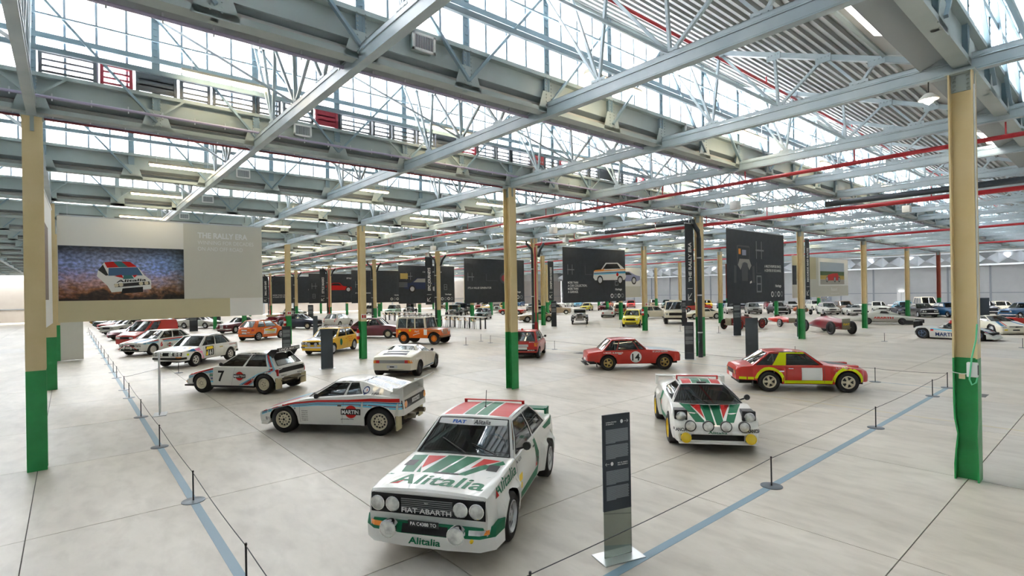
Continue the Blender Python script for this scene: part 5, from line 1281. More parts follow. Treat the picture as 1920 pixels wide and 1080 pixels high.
# ---- open wheel racers ----
def racer(label, loc, deg, col='red', L=3.7, R=.36, tw=.15, W=1.5, wb=2.5, style='wire', rimc='silver', rad=True, front_r=None, h=.95, fat=False, num=None, hw=.30):
    r = thing('racing_car', label, 'car', (*loc, 0), math.radians(deg)); p = P[col]; f = L/2
    sec = ([(-f,.06,.42,.60),(-f+.4,.2,.36,.72),(-.9,hw*.95,.32,h-.12),(-.3,hw,.28,h),(.15,hw,.28,h+.02),(.8,hw*.93,.30,h-.08),(f-.35,hw*.8,.34,h-.14),(f-.25,hw*.75,.34,h-.16)] if rad else
           [(-f,.08,.30,.62),(-f+.3,.22,.22,.74),(-.8,hw,.16,h-.1),(-.2,hw+.04,.14,h-.15),(.2,hw+.03,.14,h-.12),(.8,hw*.85,.16,.56),(f-.4,hw*.6,.2,.46),(f,.06,.26,.34)])
    b = bmesh.new(); rows = []
    for x, w_, z0, z1 in sec:
        zc = (z0+z1)/2; rows.append([b.verts.new((x, w_*math.copysign(abs(math.sin(a))**.7, math.sin(a)), zc-(z1-z0)/2*math.copysign(abs(math.cos(a))**.7, math.cos(a)))) for a in [2*PI*k/16 for k in range(16)]])
    for a, c_ in zip(rows, rows[1:]):
        for k in range(16): b.faces.new((a[k], a[(k+1)%16], c_[(k+1)%16], c_[k]))
    b.faces.new(rows[0]); b.faces.new(rows[-1][::-1]); obj('body', b, p, r, smooth=40, recalc=True)
    b = bmesh.new(); lathe(b, [(.24,0),(.26,.03),(.2,.01),(0,-.02)], 16, 'z', (-.25,0,h-.06)); obj('cockpit', b, [interior], r)
    b = bmesh.new(); box(b, -.52,-.42,-.2,.2,h-.3,h+.10,bev=.04); obj('seat', b, mat('leather seat', (.08,.05,.04), .7), r)
    b = bmesh.new(); tube(b, [(-.05+.05*math.sin(2*PI*k/14), .17*math.cos(2*PI*k/14), h+.08+.16*math.sin(2*PI*k/14)) for k in range(15)], .012, 6, close=False); obj('steering_wheel', b, black, r)
    if rad:
        b = bmesh.new(); x = f-.25; box(b, x, x+.09, -.28, .28, .36, h-.10, bev=.04); obj('radiator', b, mat('brass radiator', (.22,.2,.14), .3, .7), r, smooth=30)
        if num:
            b = bmesh.new(); flat_text(b, num, lambda u, v: (x+.095, u, .66+v), .14, align='c', width=.42, bold=.03); obj('lettering', b, D_['yellow'], r)
    for i, cx in enumerate((wb/2, -wb/2)):
        Ri, ti = (R, tw) if not fat or i == 1 else (R*.85, tw*.75)
        ty, rm = wheel_meshes(round(Ri,3), round(ti,3), round(Ri*(.62 if fat else .78),3), style, rimc)
        for sg in (1,-1): t = link('wheel', ty, r, loc=(cx, sg*W/2, Ri), rot=(0,0,0 if sg > 0 else PI)); link('rim', rm, t)
        b = bmesh.new(); bar(b, (cx,-W/2,Ri), (cx,W/2,Ri), .05, .05); bar(b, (cx+.25,-hw*.8,Ri+.08), (cx,-W/2+.05,Ri), .03,.03); bar(b, (cx+.25,hw*.8,Ri+.08), (cx,W/2-.05,Ri), .03,.03); obj('axle', b, D_['silver'] if not fat else black, r)
    return r
racer('dark red chain drive vintage racing car with dark wheels, left of the tall info totem', (-18.9,30.5), -100, 'rust', L=4.0, wb=2.75, R=.42, rimc='red', h=1.05, tw=.11)
racer('small bright red fifties single seater behind the vintage racer', (-18.0,35.4), -35, 'red', L=3.6, wb=2.2, R=.34, h=.85, tw=.15)
racer('large bright red vintage racing car with yellow letters on its radiator', (-12.5,30.1), -38, 'dred', L=4.4, wb=3.0, R=.46, rimc='dark', h=1.22, num='FIAT', tw=.13, hw=.38)
racer('low red single seater with fat rear tyre at right edge', (-3.6,43.9), 25, 'red', L=4.0, wb=2.4, rad=False, fat=True, R=.34, tw=.30, W=1.5, style='spoke', h=.85)
racer('orange red open racing car between the white hatch and the green column', (-24.9,57.2), -48, 'orange', L=3.6, R=.32, tw=.2, style='steel', hw=.5)

# ---- streamliner, group prototype ----
def streamer(name, label, loc, deg, col, L, W, H, canopy, wheels=None, secs=None):
    r = thing(name, label, 'car', (*loc, 0), math.radians(deg)); b = bmesh.new(); rows = []
    for x, w_, z0, z1 in secs:
        zc = (z0+z1)/2; rows.append([b.verts.new((x, w_*math.copysign(abs(math.sin(a))**.6, math.sin(a)), zc-(z1-z0)/2*math.copysign(abs(math.cos(a))**.75, math.cos(a)))) for a in [2*PI*k/20 for k in range(20)]])
    for a, c_ in zip(rows, rows[1:]):
        for k in range(20): b.faces.new((a[k], a[(k+1)%20], c_[(k+1)%20], c_[k]))
    b.faces.new(rows[0]); b.faces.new(rows[-1][::-1]); o = obj('body', b, P[col], r, smooth=50, recalc=True); return r, o
r, o = streamer('record_car', 'pale grey streamlined record car with red letters on its flank', (-12.3,42.6), 16, 'silver', 5.2, 1.7, 1.2, None, secs=[(-2.7,.05,.40,.46),(-2.2,.5,.22,.66),(-1.5,.78,.16,.82),(-.8,.82,.14,.86),(0,.82,.14,.86),(.9,.80,.14,.80),(1.8,.66,.14,.66),(2.4,.4,.18,.48),(2.7,.06,.28,.36)])
b2 = bmesh.new(); rows = []
for x, w_, z1 in ((-1.5,.10,.85),(-1.0,.32,1.06),(-.4,.44,1.22),(.1,.42,1.2),(.7,.28,.98),(1.1,.08,.80)): rows.append([b2.verts.new((x, w_*math.cos(a), .74+(z1-.74)*math.sin(a))) for a in [PI*k/8 for k in range(9)]])
for a, c_ in zip(rows, rows[1:]):
    for k in range(8): b2.faces.new((a[k],a[k+1],c_[k+1],c_[k]))
obj('canopy', b2, P['silver'], r, smooth=60, recalc=True)
for sg in (1,-1):
    b2 = bmesh.new(); quad(b2, [(-.35,sg*.46,.95),(.35,sg*.44,.93),(.15,sg*.36,1.10),(-.25,sg*.38,1.13)]); obj('window_glass', b2, black, r)
b2 = bmesh.new(); flat_text(b2, 'ABARTH', lambda u, v: (u-.1, -.86, .50+v), .16, align='c', width=1.4, bold=.04); obj('lettering', b2, D_['red'], r)
for cx in (1.2,-1.2):
    ty, rm = wheel_meshes(.29,.15,.2,'steel','dark')
    for sg in (1,-1): t = link('wheel', ty, r, loc=(cx, sg*.77, .29), rot=(0,0,0 if sg > 0 else PI)); link('rim', rm, t)
c = Car('prototype_car', 'white open sports prototype with purple letters and long rear wing, half behind the right column', (-5.35,29.75), -6, 'white', wb=2.66, f=2.05, r=1.75, W=1.95, H=1.05, hf=.42, hc=.62, df=.70, dr=.72, cab=(-.75,-.2,.05,.6), yb=.45, yr=.28,
        R=.33, tw=.30, rr=.21, rim='spoke', rimc='blue', flare=0, wins=((.1,.8),), sill=.10, zf=.12, zr=.2, round_=.05, prof=[(-1.75,.60),(-1.7,.70),(-1.2,.74),(-.6,.66),(.5,.62),(1.1,.66),(1.5,.56),(1.9,.34),(2.05,.18)])
for sd in ('left','right'): c.text(sd,'MARTINI',-.1,.20,.22,'navy',width=1.1,bold=.03); c.poly(sd,[(-.9,.6),(.9,.44),(.9,.50),(-.9,.66)],'lblue'); c.rect(sd,-.9,-.75,.5,.6,'red','emblem')
c.poly('top',[(1.1,-.9),(1.95,-.55),(1.95,-.4),(1.1,-.7)],'red'); c.poly('top',[(1.1,-.68),(1.95,-.38),(1.95,-.2),(1.1,-.45)],'mblue'); c.poly('top',[(1.1,.9),(1.95,.55),(1.95,.4),(1.1,.7)],'red'); c.poly('top',[(1.1,.68),(1.95,.38),(1.95,.2),(1.1,.45)],'mblue')
b2 = bmesh.new(); box(b2,-2.25,-1.85,-.9,.9,.98,1.02); 
for y in (-.92,.90): box(b2,-2.3,-1.8,y,y+.02,.85,1.08)
for y in (-.3,.3): box(b2,-2.0,-1.7,y,y+.02,.6,1.0)
c.part('rear_wing', b2, black)
b2 = bmesh.new(); lathe(b2,[(0,.14),(.1,.1),(.14,0),(.12,-.1)],12,'z',(-.1,-.2,1.0)); c.part('helmet_display', b2, redl, 60)
c = Car('rally_car', 'cream white racing coupe with striped bonnet and black slot grille right of the near column', (-4.5,36.8), -48, 'cream', wb=2.3, f=1.95, r=1.6, W=1.9, H=1.15, hf=.55, hc=.80, df=.9, dr=.9, cab=(-.8,-.5,.0,.8), yb=.72, yr=.5, R=.32, tw=.25, sill=.18, zf=.14, round_=.05, bow=.15)
c.rect('front',-.4,.4,.44,.52,'black','grille'); c.rect('front',-.2,.2,.24,.32,'black','air_intake'); c.poly('top',[(.9,-.5),(1.85,-.8),(1.85,-.6),(.9,-.3)],'mblue'); c.poly('top',[(.9,.5),(1.85,.8),(1.85,.6),(.9,.3)],'mblue'); c.poly('top',[(.9,-.28),(1.85,-.55),(1.85,-.45),(.9,-.2)],'red')
for sg in (1,-1): c.rect('front',sg*.7-.14,sg*.7+.14,.42,.54,lensm,'headlamp',off=.012); c.rect('front',sg*.6-.1,sg*.6+.1,.26,.34,yell,'fog_lamp',off=.012)
b2 = bmesh.new(); box(b2,1.8,2.15,-.95,.95,.08,.12); c.part('front_lip', b2, P['cream'])

# ---- middle and rear rows ----
SED = dict(wb=2.5, f=2.05, r=2.0, W=1.66, H=1.40, hf=.80, hc=.93, df=.94, dr=.90, cab=(-1.45,-.95,.25,.80), yb=.75, yr=.6, wins=((.05,.46),(.50,.93)), detail=1, round_=.04)
HAT = dict(wb=2.4, f=1.85, r=1.65, W=1.64, H=1.40, hf=.78, hc=.92, df=.93, dr=.92, cab=(-1.55,-1.2,.22,.80), yb=.75, yr=.6, wins=((.05,.44),(.48,.78),(.81,.94)), detail=1, round_=.04)
COU = dict(wb=2.4, f=2.0, r=1.9, W=1.64, H=1.27, hf=.72, hc=.85, df=.86, dr=.78, cab=(-1.35,-.75,.05,.60), yb=.70, yr=.52, wins=((.04,.60),(.64,.93)), detail=1, round_=.12)
SPI = dict(wb=2.4, f=2.0, r=1.9, W=1.64, H=1.2, hf=.72, hc=.85, df=.86, dr=.78, cab=(-.5,-.3,.2,.5), yb=.70, yr=.62, detail=1, round_=.10, roof=False, seats=0)
OLD = dict(wb=2.55, f=2.0, r=1.95, W=1.58, H=1.5, hf=.86, hc=1.0, df=.98, dr=.78, cab=(-1.55,-.9,.2,.68), yb=.70, yr=.53, wins=((.05,.44),(.48,.82),(.85,.94)), detail=1, round_=.16, tumble=.1, rimc='chrome')
WAG = dict(wb=2.5, f=1.95, r=2.0, W=1.66, H=1.5, hf=.80, hc=.95, df=.96, dr=.96, cab=(-1.95,-1.7,.25,.85), yb=.75, yr=.63, wins=((.05,.32),(.35,.62),(.65,.94)), detail=1, round_=.02)
def sp(kind, name, label, loc, deg, col, bump=chrome, lamps='round2', **kw):
    d = dict(kind); d.update(kw); c = Car(name, label, loc, deg, col, **d); c.std(bump, lamps=lamps)
    if kind is SPI:
        b = bmesh.new(); quad(b, [(.5,-.65,.86),(.5,.65,.86),(.25,.58,1.2),(.25,-.58,1.2)]); c.part('windscreen', b, carglass)
        b = bmesh.new(); box(b,-.6,-.45,-.55,-.1,.8,1.02,bev=.03); box(b,-.6,-.45,.1,.55,.8,1.02,bev=.03); c.part('seats', b, seatm, kind='stuff')
        b = bmesh.new(); box(b,-.45,.42,-.62,.62,.80,.895); c.part('cockpit', b, interior)
    return c
sp(HAT,'city_car','bright yellow small hatchback facing forward beside the green column right of centre',(-28.2,28.3),-60,'lemon',None,f=1.75,r=1.6,wb=2.3,H=1.5,hf=.85,hc=1.0,round_=.2,tumble=.08).rect('front',-.5,.5,.32,.42,'black','air_intake')
sp(COU,'coupe_car','tan fifties coupe in profile behind the red riser pipe',(-41.2,28.2),-120,'tan',None,H=1.2,f=2.1,r=2.1,round_=.2)
sp(OLD,'saloon_car','light brown sixties saloon in profile above the tan coupe',(-52.9,43.2),42,'tan',chrome)
sp(HAT,'hatchback_car','dark green hatchback facing forward behind the bar tables',(-51.6,28.6),-50,'dgreen',black,'rect')
sp(COU,'sports_car','small yellow sports car far behind the dark green hatchback',(-75.4,47.0),150,'yellow',None,H=1.2)
sp(SPI,'open_car','small red open car left of the red riser pipe',(-58.0,38.8),30,'red')
sp(COU,'sports_car','yellow sports coupe under the banner with the white rally car',(-58.8,56.2),-60,'lemon',None,'rect')
sp(COU,'sports_car','dark red sports coupe right of the yellow coupe',(-56.0,57.4),-60,'dred',None,'rect')
sp(SPI,'open_car','white open car with red tail lights left of the yellow hatchback',(-41.3,40.6),128,'white')
sp(WAG,'estate_car','brown wood sided estate just behind the white open car',(-42.8,45.0),128,'brown')
sp(HAT,'city_car','beige small hatchback left of the big white off roader',(-34.4,40.7),48,'cream',None,H=1.45,round_=.16)
c = Car('off_road_truck', 'large white armoured off road vehicle with blue windscreen', (-27.6,34.2), -55, 'cream', wb=3.2, f=2.3, r=2.3, W=2.1, H=2.15, hf=1.25, hc=1.35, df=1.38, dr=1.35, cab=(-2.2,-2.0,.55,1.0), yb=.98, yr=.82, R=.50, tw=.32, rr=.26, rimc='dark', sill=.60, zf=.62, zr=.6, round_=.0, bow=0, wins=((.06,.34),(.40,.66),(.72,.94)), cat='truck', tumble=.0, tuck=0, detail=1, glassm=glassmat('blue tinted glass',(.08,.25,.4),.2))
for sg in (1,-1): c.lampr(2.32,sg*.78,.98,.10)
c.bumpers(P['cream'],z=.72,h=.18); c.rect('front',-.6,.6,.85,1.1,'black','grille'); c.bx('roof_hatch',P['cream'],-.9,.1,-.5,.5,2.14,2.26,bev=.04)
sp(COU,'coupe_car','cream seventies coupe in profile right of the white off roader',(-29.3,42.4),-128,'cream',None,H=1.15,f=2.1,hf=.62,dr=.85)
sp(SED,'saloon_car','red saloon behind the cream coupe',(-40.5,60.0),-140,'red',chrome)
sp(SED,'saloon_car','black saloon with red tail lamps behind the white off roader',(-39.4,54.0),128,'black',black)
sp(HAT,'hatchback_car','white hatchback facing forward left of the dark hatchback under the tall car banner',(-32.7,55.4),-55,'white',black,'rect')
sp(HAT,'hatchback_car','dark grey hatchback facing forward under the tall car banner',(-30.4,56.6),-55,'grey',black,'round4')
sp(OLD,'saloon_car','black classic saloon facing forward beside the green column with extinguisher',(-27.3,56.5),-50,'black')
sp(SED,'coupe_car','white coupe with black nose behind the large red vintage racer',(-22.4,58.9),-55,'white',black,'round4').rect('top',.9,1.9,-.4,.4,'black')
sp(WAG,'estate_car','brown estate behind the beige banner edge',(-22.1,63.5),-60,'brown',chrome)
sp(SPI,'open_car','white open two seater facing forward left of the streamlined car',(-19.5,58.2),-60,'white')
sp(SED,'saloon_car','pale grey saloon directly behind the streamlined record car',(-18.7,64.3),-60,'silver')
sp(SED,'saloon_car','light blue saloon behind the record car tail',(-16.2,65.2),-60,'lblue')
sp(SPI,'open_car','navy open car beside the light blue saloon',(-15.3,60.6),-60,'navy')
sp(SED,'saloon_car','black saloon with round lamps right of the thin green column',(-12.8,57.2),-58,'black',chrome,'round4')
sp(WAG,'minibus','beige and black van behind the black saloon',(-14.6,67.9),-58,'cream',H=1.9,hc=1.1,hf=1.0,cat='van')
sp(OLD,'saloon_car','dark blue fifties car seen just left of the near column',(-10.7,57.6),-50,'blue')
sp(OLD,'saloon_car','navy classic saloon just right of the near column',(-8.9,64.5),-62,'navy')
sp(SED,'saloon_car','pale grey saloon behind the black info block',(-7.9,67.5),-62,'cream')
sp(OLD,'saloon_car','blue fifties saloon at the right edge',(-5.2,57.6),-120,'blue')
sp(WAG,'minibus','white and mint old minibus behind the left bar table',(-77.5,29.5),-45,'mint',roofc='white',H=1.6)
sp(WAG,'minibus','white microvan left of the mint minibus',(-83.0,28.5),140,'white',H=1.6)
sp(HAT,'hatchback_car','light grey hatchback at far end behind the fourth column row',(-88.0,17.0),40,'silver')
cols = ['silver','navy','black','red','white','grey','blue','dgreen','cream','lblue','dred','yellow','tan','orange']
kinds = (SED, OLD, HAT, COU, WAG); kn = {0:'saloon',1:'old saloon',2:'hatchback',3:'coupe',4:'estate'}
x = -28.0; q = 0
while x > -98:
    kd = (q*3) % 5; co = cols[(q*5) % 14]; 
    sp(kinds[kd], {0:'saloon_car',1:'saloon_car',2:'hatchback_car',3:'coupe_car',4:'estate_car'}[kd], '%s %s in the rear row along the wall, %s from right' % ({'silver':'silver','navy':'navy','dgreen':'dark green','lblue':'light blue','dred':'dark red'}.get(co, co), kn[kd], ORD[q] if q < 20 else 'number %d' % (q+1)), (x, 70.5+(q % 3)*1.0), -50-(q % 4)*4, co, chrome if q % 2 else None, group='cars in the rear row along the right wall')
    x -= 3.6; q += 1
x = -64.0; q = 0
while x > -98:
    kd = (q*2+1) % 5; co = cols[(q*3+2) % 14]
    sp(kinds[kd], {0:'saloon_car',1:'saloon_car',2:'hatchback_car',3:'coupe_car',4:'estate_car'}[kd], '%s %s in the row before the rear row, %s from right' % ({'silver':'silver','navy':'navy','dgreen':'dark green','lblue':'light blue','dred':'dark red'}.get(co, co), kn[kd], ORD[q]), (x, 50+(q % 2)*1.5), -45, co, chrome, group='cars in the row before the rear row')
    x -= 3.8; q += 1

# ---------------- banners ----------------
bw_ = mat('banner print white', (.80,.81,.80), .6); bgrey = mat('banner print grey', (.22,.24,.26), .6); bcream = mat('banner cream grey', (.62,.61,.54), .7); bsand = mat('banner sand', (.58,.53,.34), .7)
bpale = mat('banner pale', (.80,.80,.77), .7)
def banner(label, X, y0, y1, z0, z1, m=slate, name='banner', thick=.012, cat='banner', wires=True):
    r = thing(name, label, cat, (X, (y0+y1)/2, z0)); h = z1-z0; w_ = y1-y0
    b = bmesh.new(); box(b, -thick, 0, -w_/2, w_/2, 0, h); obj('sheet', b, m, r)
    b = bmesh.new(); box(b, -thick-.015, .015, -w_/2, w_/2, h-.02, h+.03); obj('top_batten', b, alu, r)
    if wires:
        for y in (-w_/2+.3, w_/2-.3):
            b = bmesh.new(); bar(b, (-.006, y, h), (-.006, y, 6.93-z0), .012, .012); obj('hanging_wire', b, alu, r)
    return r, w_, h
def bpoly(r, pls, m, name='print', d=.006):
    b = bmesh.new()
    for p in (pls if isinstance(pls[0][0], (tuple, list)) else [pls]):
        f = b.faces.new([b.verts.new((d, q[0], q[1])) for q in p]); f.normal_update()
    bmesh.ops.triangulate(b, faces=b.faces); return obj(name, b, m, r)
def btext(r, t, y, z, s, m=bw_, d=.010, align='l', width=None, bold=.02, vert=False):
    b = bmesh.new()
    pl = (lambda u, v: (d, y-v, z+u)) if vert else (lambda u, v: (d, y+u, z+v))
    flat_text(b, t, pl, s, 0, bold, 1., 0, align, width); return obj('lettering', b, m, r)
def circ(y, z, r, n=20): return [(y+r*math.cos(2*PI*k/n), z+r*math.sin(2*PI*k/n)) for k in range(n)]
def H_(r, y, z, s, m):
    for p in (((y,z),(y+.07*s,z),(y+.07*s,z+s),(y,z+s)),((y+.62*s,z),(y+.69*s,z),(y+.69*s,z+s),(y+.62*s,z+s)),((y-.05*s,z+.44*s),(y+.95*s,z+.44*s),(y+.95*s,z+.53*s),(y-.05*s,z+.53*s))): bpoly(r, p, m, 'letter_print')
def B_(r, y, z, s, m):
    t = .09*s
    for a in ((y,z,.62*s,t),(y,z+.46*s,.62*s,t),(y,z+.92*s,.62*s,t),(y,z,t,s),(y+.56*s,z,t,s)): bpoly(r, [(a[0],a[1]),(a[0]+a[2],a[1]),(a[0]+a[2],a[1]+a[3]),(a[0],a[1]+a[3])], m, 'letter_print')
def logos(r, w_, z=.42, s=.17):
    btext(r, 'Heritage', w_/2-1.25, z+.42, .16, width=.8, bold=.03)
    for k in range(4): bpoly(r, circ(w_/2-1.65+k*.42, z, s), bw_ if k % 2 == 0 else bgrey, 'badge_print'); bpoly(r, circ(w_/2-1.65+k*.42, z, s*.6), slate, 'badge_print', d=.012)
def side_car(r, y, z, L, cb, kind='hatch', win=None, d=.008, stripe=None, flip=1):
    """flat printed side view of a car, nose at low y if flip=1"""
    T = lambda pts: [(y+flip*a*L, z+b*L) for a, b in pts]
    body = {'hatch': [(0,.12),(.02,.23),(.22,.27),(.36,.40),(.72,.41),(.92,.30),(.97,.14),(.92,.08),(.05,.07)], 'sedan': [(0,.10),(.01,.19),(.26,.22),(.36,.33),(.66,.33),(.80,.22),(.98,.20),(1,.10),(.9,.07),(.05,.07)],
            'wedge': [(0,.08),(.04,.13),(.35,.18),(.45,.27),(.62,.27),(.85,.19),(1,.17),(1,.09),(.9,.06),(.05,.06)]}[kind]
    wn = {'hatch': [(.27,.28),(.38,.38),(.70,.39),(.80,.30)], 'sedan': [(.30,.225),(.38,.315),(.64,.315),(.75,.23)], 'wedge': [(.39,.19),(.47,.255),(.61,.255),(.72,.20)]}[kind]
    bpoly(r, T(body), cb, 'car_print', d); bpoly(r, T(wn), win or black, 'car_print', d+.002)
    for cx in (.19, .78):
        bpoly(r, [(y+flip*cx*L+.085*L*math.cos(t), z+.075*L+.085*L*math.sin(t)) for t in [2*PI*k/18 for k in range(18)]], black, 'car_print', d+.004)
        bpoly(r, [(y+flip*cx*L+.055*L*math.cos(t), z+.075*L+.055*L*math.sin(t)) for t in [2*PI*k/18 for k in range(18)]], D_['silver'], 'car_print', d+.006)
    if stripe:
        for i, (m, a) in enumerate(stripe): bpoly(r, T([(.02,.20+a),(.95,.24+a),(.95,.26+a),(.02,.215+a)]), m, 'car_print', d+.003)
# large light banner of the rally era
r, w_, h = banner('large light grey banner with rally car photo and pale lettering, hung at upper left', -23.93, -11.9, -4.8, 2.45, 6.45, bcream)
yl, yr_ = -w_/2, w_/2; yp = yl+w_*.567
bpoly(r, [(yl,h*.72),(yp,h*.72),(yp,h-.02),(yl,h-.02)], bpale); bpoly(r, [(yl,0),(yl+w_*.81,0),(yl+w_*.81,h*.20),(yl,h*.20)], bsand); bpoly(r, [(yl+w_*.81,0),(yr_,0),(yr_,h*.20),(yl+w_*.81,h*.20)], bpale)
def photo_mat():
    m = mat('splash photo print', (.3,.3,.4), .6); nt = m.node_tree; b = nt.nodes['Principled BSDF']; L = nt.links
    tc = nt.nodes.new('ShaderNodeTexCoord'); sp_ = nt.nodes.new('ShaderNodeSeparateXYZ'); L.new(tc.outputs['Generated'], sp_.inputs[0])
    n = nt.nodes.new('ShaderNodeTexNoise'); n.inputs['Scale'].default_value = 3.0; n.inputs['Detail'].default_value = 12; n.inputs['Roughness'].default_value = .6; n.inputs['Distortion'].default_value = .6
    mp = nt.nodes.new('ShaderNodeMapping'); mp.inputs['Scale'].default_value = (1, 2, 1.6); L.new(tc.outputs['Generated'], mp.inputs[0]); L.new(mp.outputs[0], n.inputs['Vector'])
    n2 = nt.nodes.new('ShaderNodeTexNoise'); n2.inputs['Scale'].default_value = 14; n2.inputs['Detail'].default_value = 8; L.new(mp.outputs[0], n2.inputs['Vector'])
    def ramp(src, stops):
        r_ = nt.nodes.new('ShaderNodeValToRGB'); e = r_.color_ramp.elements
        while len(e) < len(stops): e.new(.5)
        for el, (p, c_) in zip(e, stops): el.position = p; el.color = (*c_, 1)
        L.new(src, r_.inputs[0]); return r_.outputs[0]
    sm = nt.nodes.new('ShaderNodeMath'); sm.operation = 'MULTIPLY_ADD'; sm.inputs[1].default_value = .8; L.new(n.outputs[0], sm.inputs[0]); L.new(sp_.outputs['Z'], sm.inputs[2])
    vert = ramp(sm.outputs[0], [(.46,(.05,.035,.03)),(.56,(.34,.15,.07)),(.72,(.50,.33,.32)),(.88,(.40,.38,.60)),(1.0,(.28,.36,.60))])
    spk = ramp(n2.outputs[0], [(.40,(.5,.48,.5)),(.66,(1.7,1.7,1.75))])
    mx = nt.nodes.new('ShaderNodeMix'); mx.data_type = 'RGBA'; mx.blend_type = 'MULTIPLY'; mx.inputs[0].default_value = .8; L.new(vert, mx.inputs[6]); L.new(spk, mx.inputs[7])
    hx = ramp(sp_.outputs['Y'], [(.0,(.75,.75,.9)),(.4,(1.1,1,.95)),(.8,(.8,.95,1.15)),(.93,(.5,.6,.6)),(1.0,(.15,.22,.18))])
    mx2 = nt.nodes.new('ShaderNodeMix'); mx2.data_type = 'RGBA'; mx2.blend_type = 'MULTIPLY'; mx2.inputs[0].default_value = .9; L.new(mx.outputs[2], mx2.inputs[6]); L.new(hx, mx2.inputs[7])
    tp = ramp(sp_.outputs['Z'], [(.0,(.55,.45,.4)),(.2,(1,1,1)),(.72,(1,1,1)),(.92,(.30,.27,.22)),(1.0,(.12,.14,.12))])
    mx3 = nt.nodes.new('ShaderNodeMix'); mx3.data_type = 'RGBA'; mx3.blend_type = 'MULTIPLY'; mx3.inputs[0].default_value = 1; L.new(mx2.outputs[2], mx3.inputs[6]); L.new(tp, mx3.inputs[7])
    L.new(mx3.outputs[2], b.inputs['Base Color']); return m
b = bmesh.new(); box(b, 0, .006, yl+.02, yp, h*.20, h*.72); obj('photo_print', b, photo_mat(), r)
pc = lambda pts: [(yl+(a-128)/940*(w_*.567), h*.72-(z-290)/480*(h*.52)) for a, z in pts]
W_ = D_['white']
for pts, m in (([(405,500),(450,430),(700,470),(745,540),(800,590),(800,670),(500,700),(470,640),(395,555)], W_), ([(450,430),(515,422),(555,472),(470,478)], D_['red']), ([(515,422),(575,420),(625,470),(555,472)], mat('photo teal', (.03,.16,.17), .5)), ([(575,420),(640,422),(692,466),(625,470)], D_['red']),
               ([(480,480),(695,470),(735,545),(478,550)], mat('photo glass', (.05,.12,.25), .4)), ([(405,500),(440,450),(478,545),(460,550)], black), ([(520,553),(575,540),(590,572)], D_['red']), ([(655,545),(695,540),(672,566)], D_['red']), ([(590,545),(650,543),(668,575),(585,580)], MATS['photo teal']),
               ([(518,625),(785,600),(790,630),(525,655)], black), ([(580,665),(735,650),(735,700),(570,712)], D_['black'])): dd = globals().get('dd', .010)+.0015; bpoly(r, pc(pts), m, 'car_print', dd)
b = bmesh.new(); k_ = w_*.567/940
flat_text(b, 'Alitalia', lambda u, v: (.036, yl+(535-128)*k_+u, h*.72-(612-290)/480*h*.52+v+u*.08), .10, width=225*k_, bold=.04, slant=.15); obj('lettering', b, black, r)
for a, z in ((535,637),(570,632),(720,620),(762,616)): bpoly(r, circ(yl+(a-128)*k_, h*.72-(z-290)/480*h*.52, .07), rims['cream'], 'car_print', .038)
for t, z, s, wd, bd in (('THE RALLY ERA', 3.42, .23, 1.95, .05), ('WINNING FOR DECADES', 3.14, .17, 2.2, .0), ('ON AND OFF ROAD', 2.87, .17, 1.75, .0)): btext(r, t, yl+w_*.64, z-.02, s, MATS['banner print white'], width=wd, bold=bd)
# dark banners with big letters
r, w_, h = banner('dark banner with vintage car front, big letters and four round badges', -11.97, 14.8, 21.75, 2.5, 6.47)
dk2 = mat('print charcoal', (.075,.085,.10), .6); gold = D_['gold']
H_(r, -.15, 2.45, 1.0, bgrey); B_(r, -.15, .55, .95, bgrey); bpoly(r, [(-.15,1.62),(.45,1.62),(.45,1.66),(-.08,1.66),(-.08,2.25),(-.15,2.25)], mat('print charcoal', (.075,.085,.10), .6), 'letter_print'); btext(r, 'A MULTI-PURPOSE SPACE.', .85, 1.98, .15, width=2.2); btext(r, 'A CENTRE OF EXCHANGE.', .85, 1.74, .15, width=2.2); logos(r, w_)
for pts in ([(-2.35,2.05),(-2.38,3.1),(-2.28,3.14),(-1.0,3.14),(-.92,3.05),(-.95,2.1),(-1.02,2.1),(-.98,3.04),(-2.25,3.06),(-2.28,2.05)],): bpoly(r, pts, dk2, 'car_print')
for pts, m in (([(-2.2,2.65),(-1.95,2.65),(-1.95,2.95),(-2.2,2.95)], D_['orange']), ([(-1.8,2.6),(-1.35,2.6),(-1.35,2.9),(-1.8,2.9)], mat('print lilac', (.35,.36,.5), .6)), ([(-2.3,2.05),(-2.0,1.8),(-1.7,2.2),(-1.3,2.2),(-1.0,1.8),(-.75,2.05),(-1.0,2.4),(-2.1,2.4)], mat('print pewter', (.36,.35,.32), .6)),
               ([(-1.85,1.2),(-1.2,1.2),(-1.15,2.15),(-1.5,2.25),(-1.9,2.15)], dk2), ([(-2.75,1.1),(-2.5,1.1),(-2.45,2.0),(-2.7,2.05)], dk2), ([(-.6,1.1),(-.35,1.1),(-.4,2.05),(-.65,2.0)], dk2), ([(-.95,1.05),(-.72,1.1),(-.75,1.22),(-.95,1.15)], W_)): bpoly(r, pts, m, 'car_print', .010)
r, w_, h = banner('dark banner with white rally car and words about a garage', -23.93, 14.8, 21.75, 2.48, 6.43)
H_(r, -3.0, 2.0, .72, bgrey); bpoly(r, [(-1.2,2.0),(-.4,2.0),(-.4,2.05),(-1.13,2.05),(-1.13,2.65),(-1.2,2.65)], dk2); B_(r, 2.2, 1.2, .62, bgrey)
for k, t in enumerate(('MORE THAN','A CAR COLLECTION,','MORE THAN','A GARAGE.')): btext(r, t, -3.0, 1.36-k*.22, .16, width=len(t)*.118)
side_car(r, -.30, 1.32, 4.0, D_['white'], 'hatch', stripe=((D_['orange'],.03),(D_['mblue'],-.01),(D_['lblue'],-.03))); logos(r, w_)
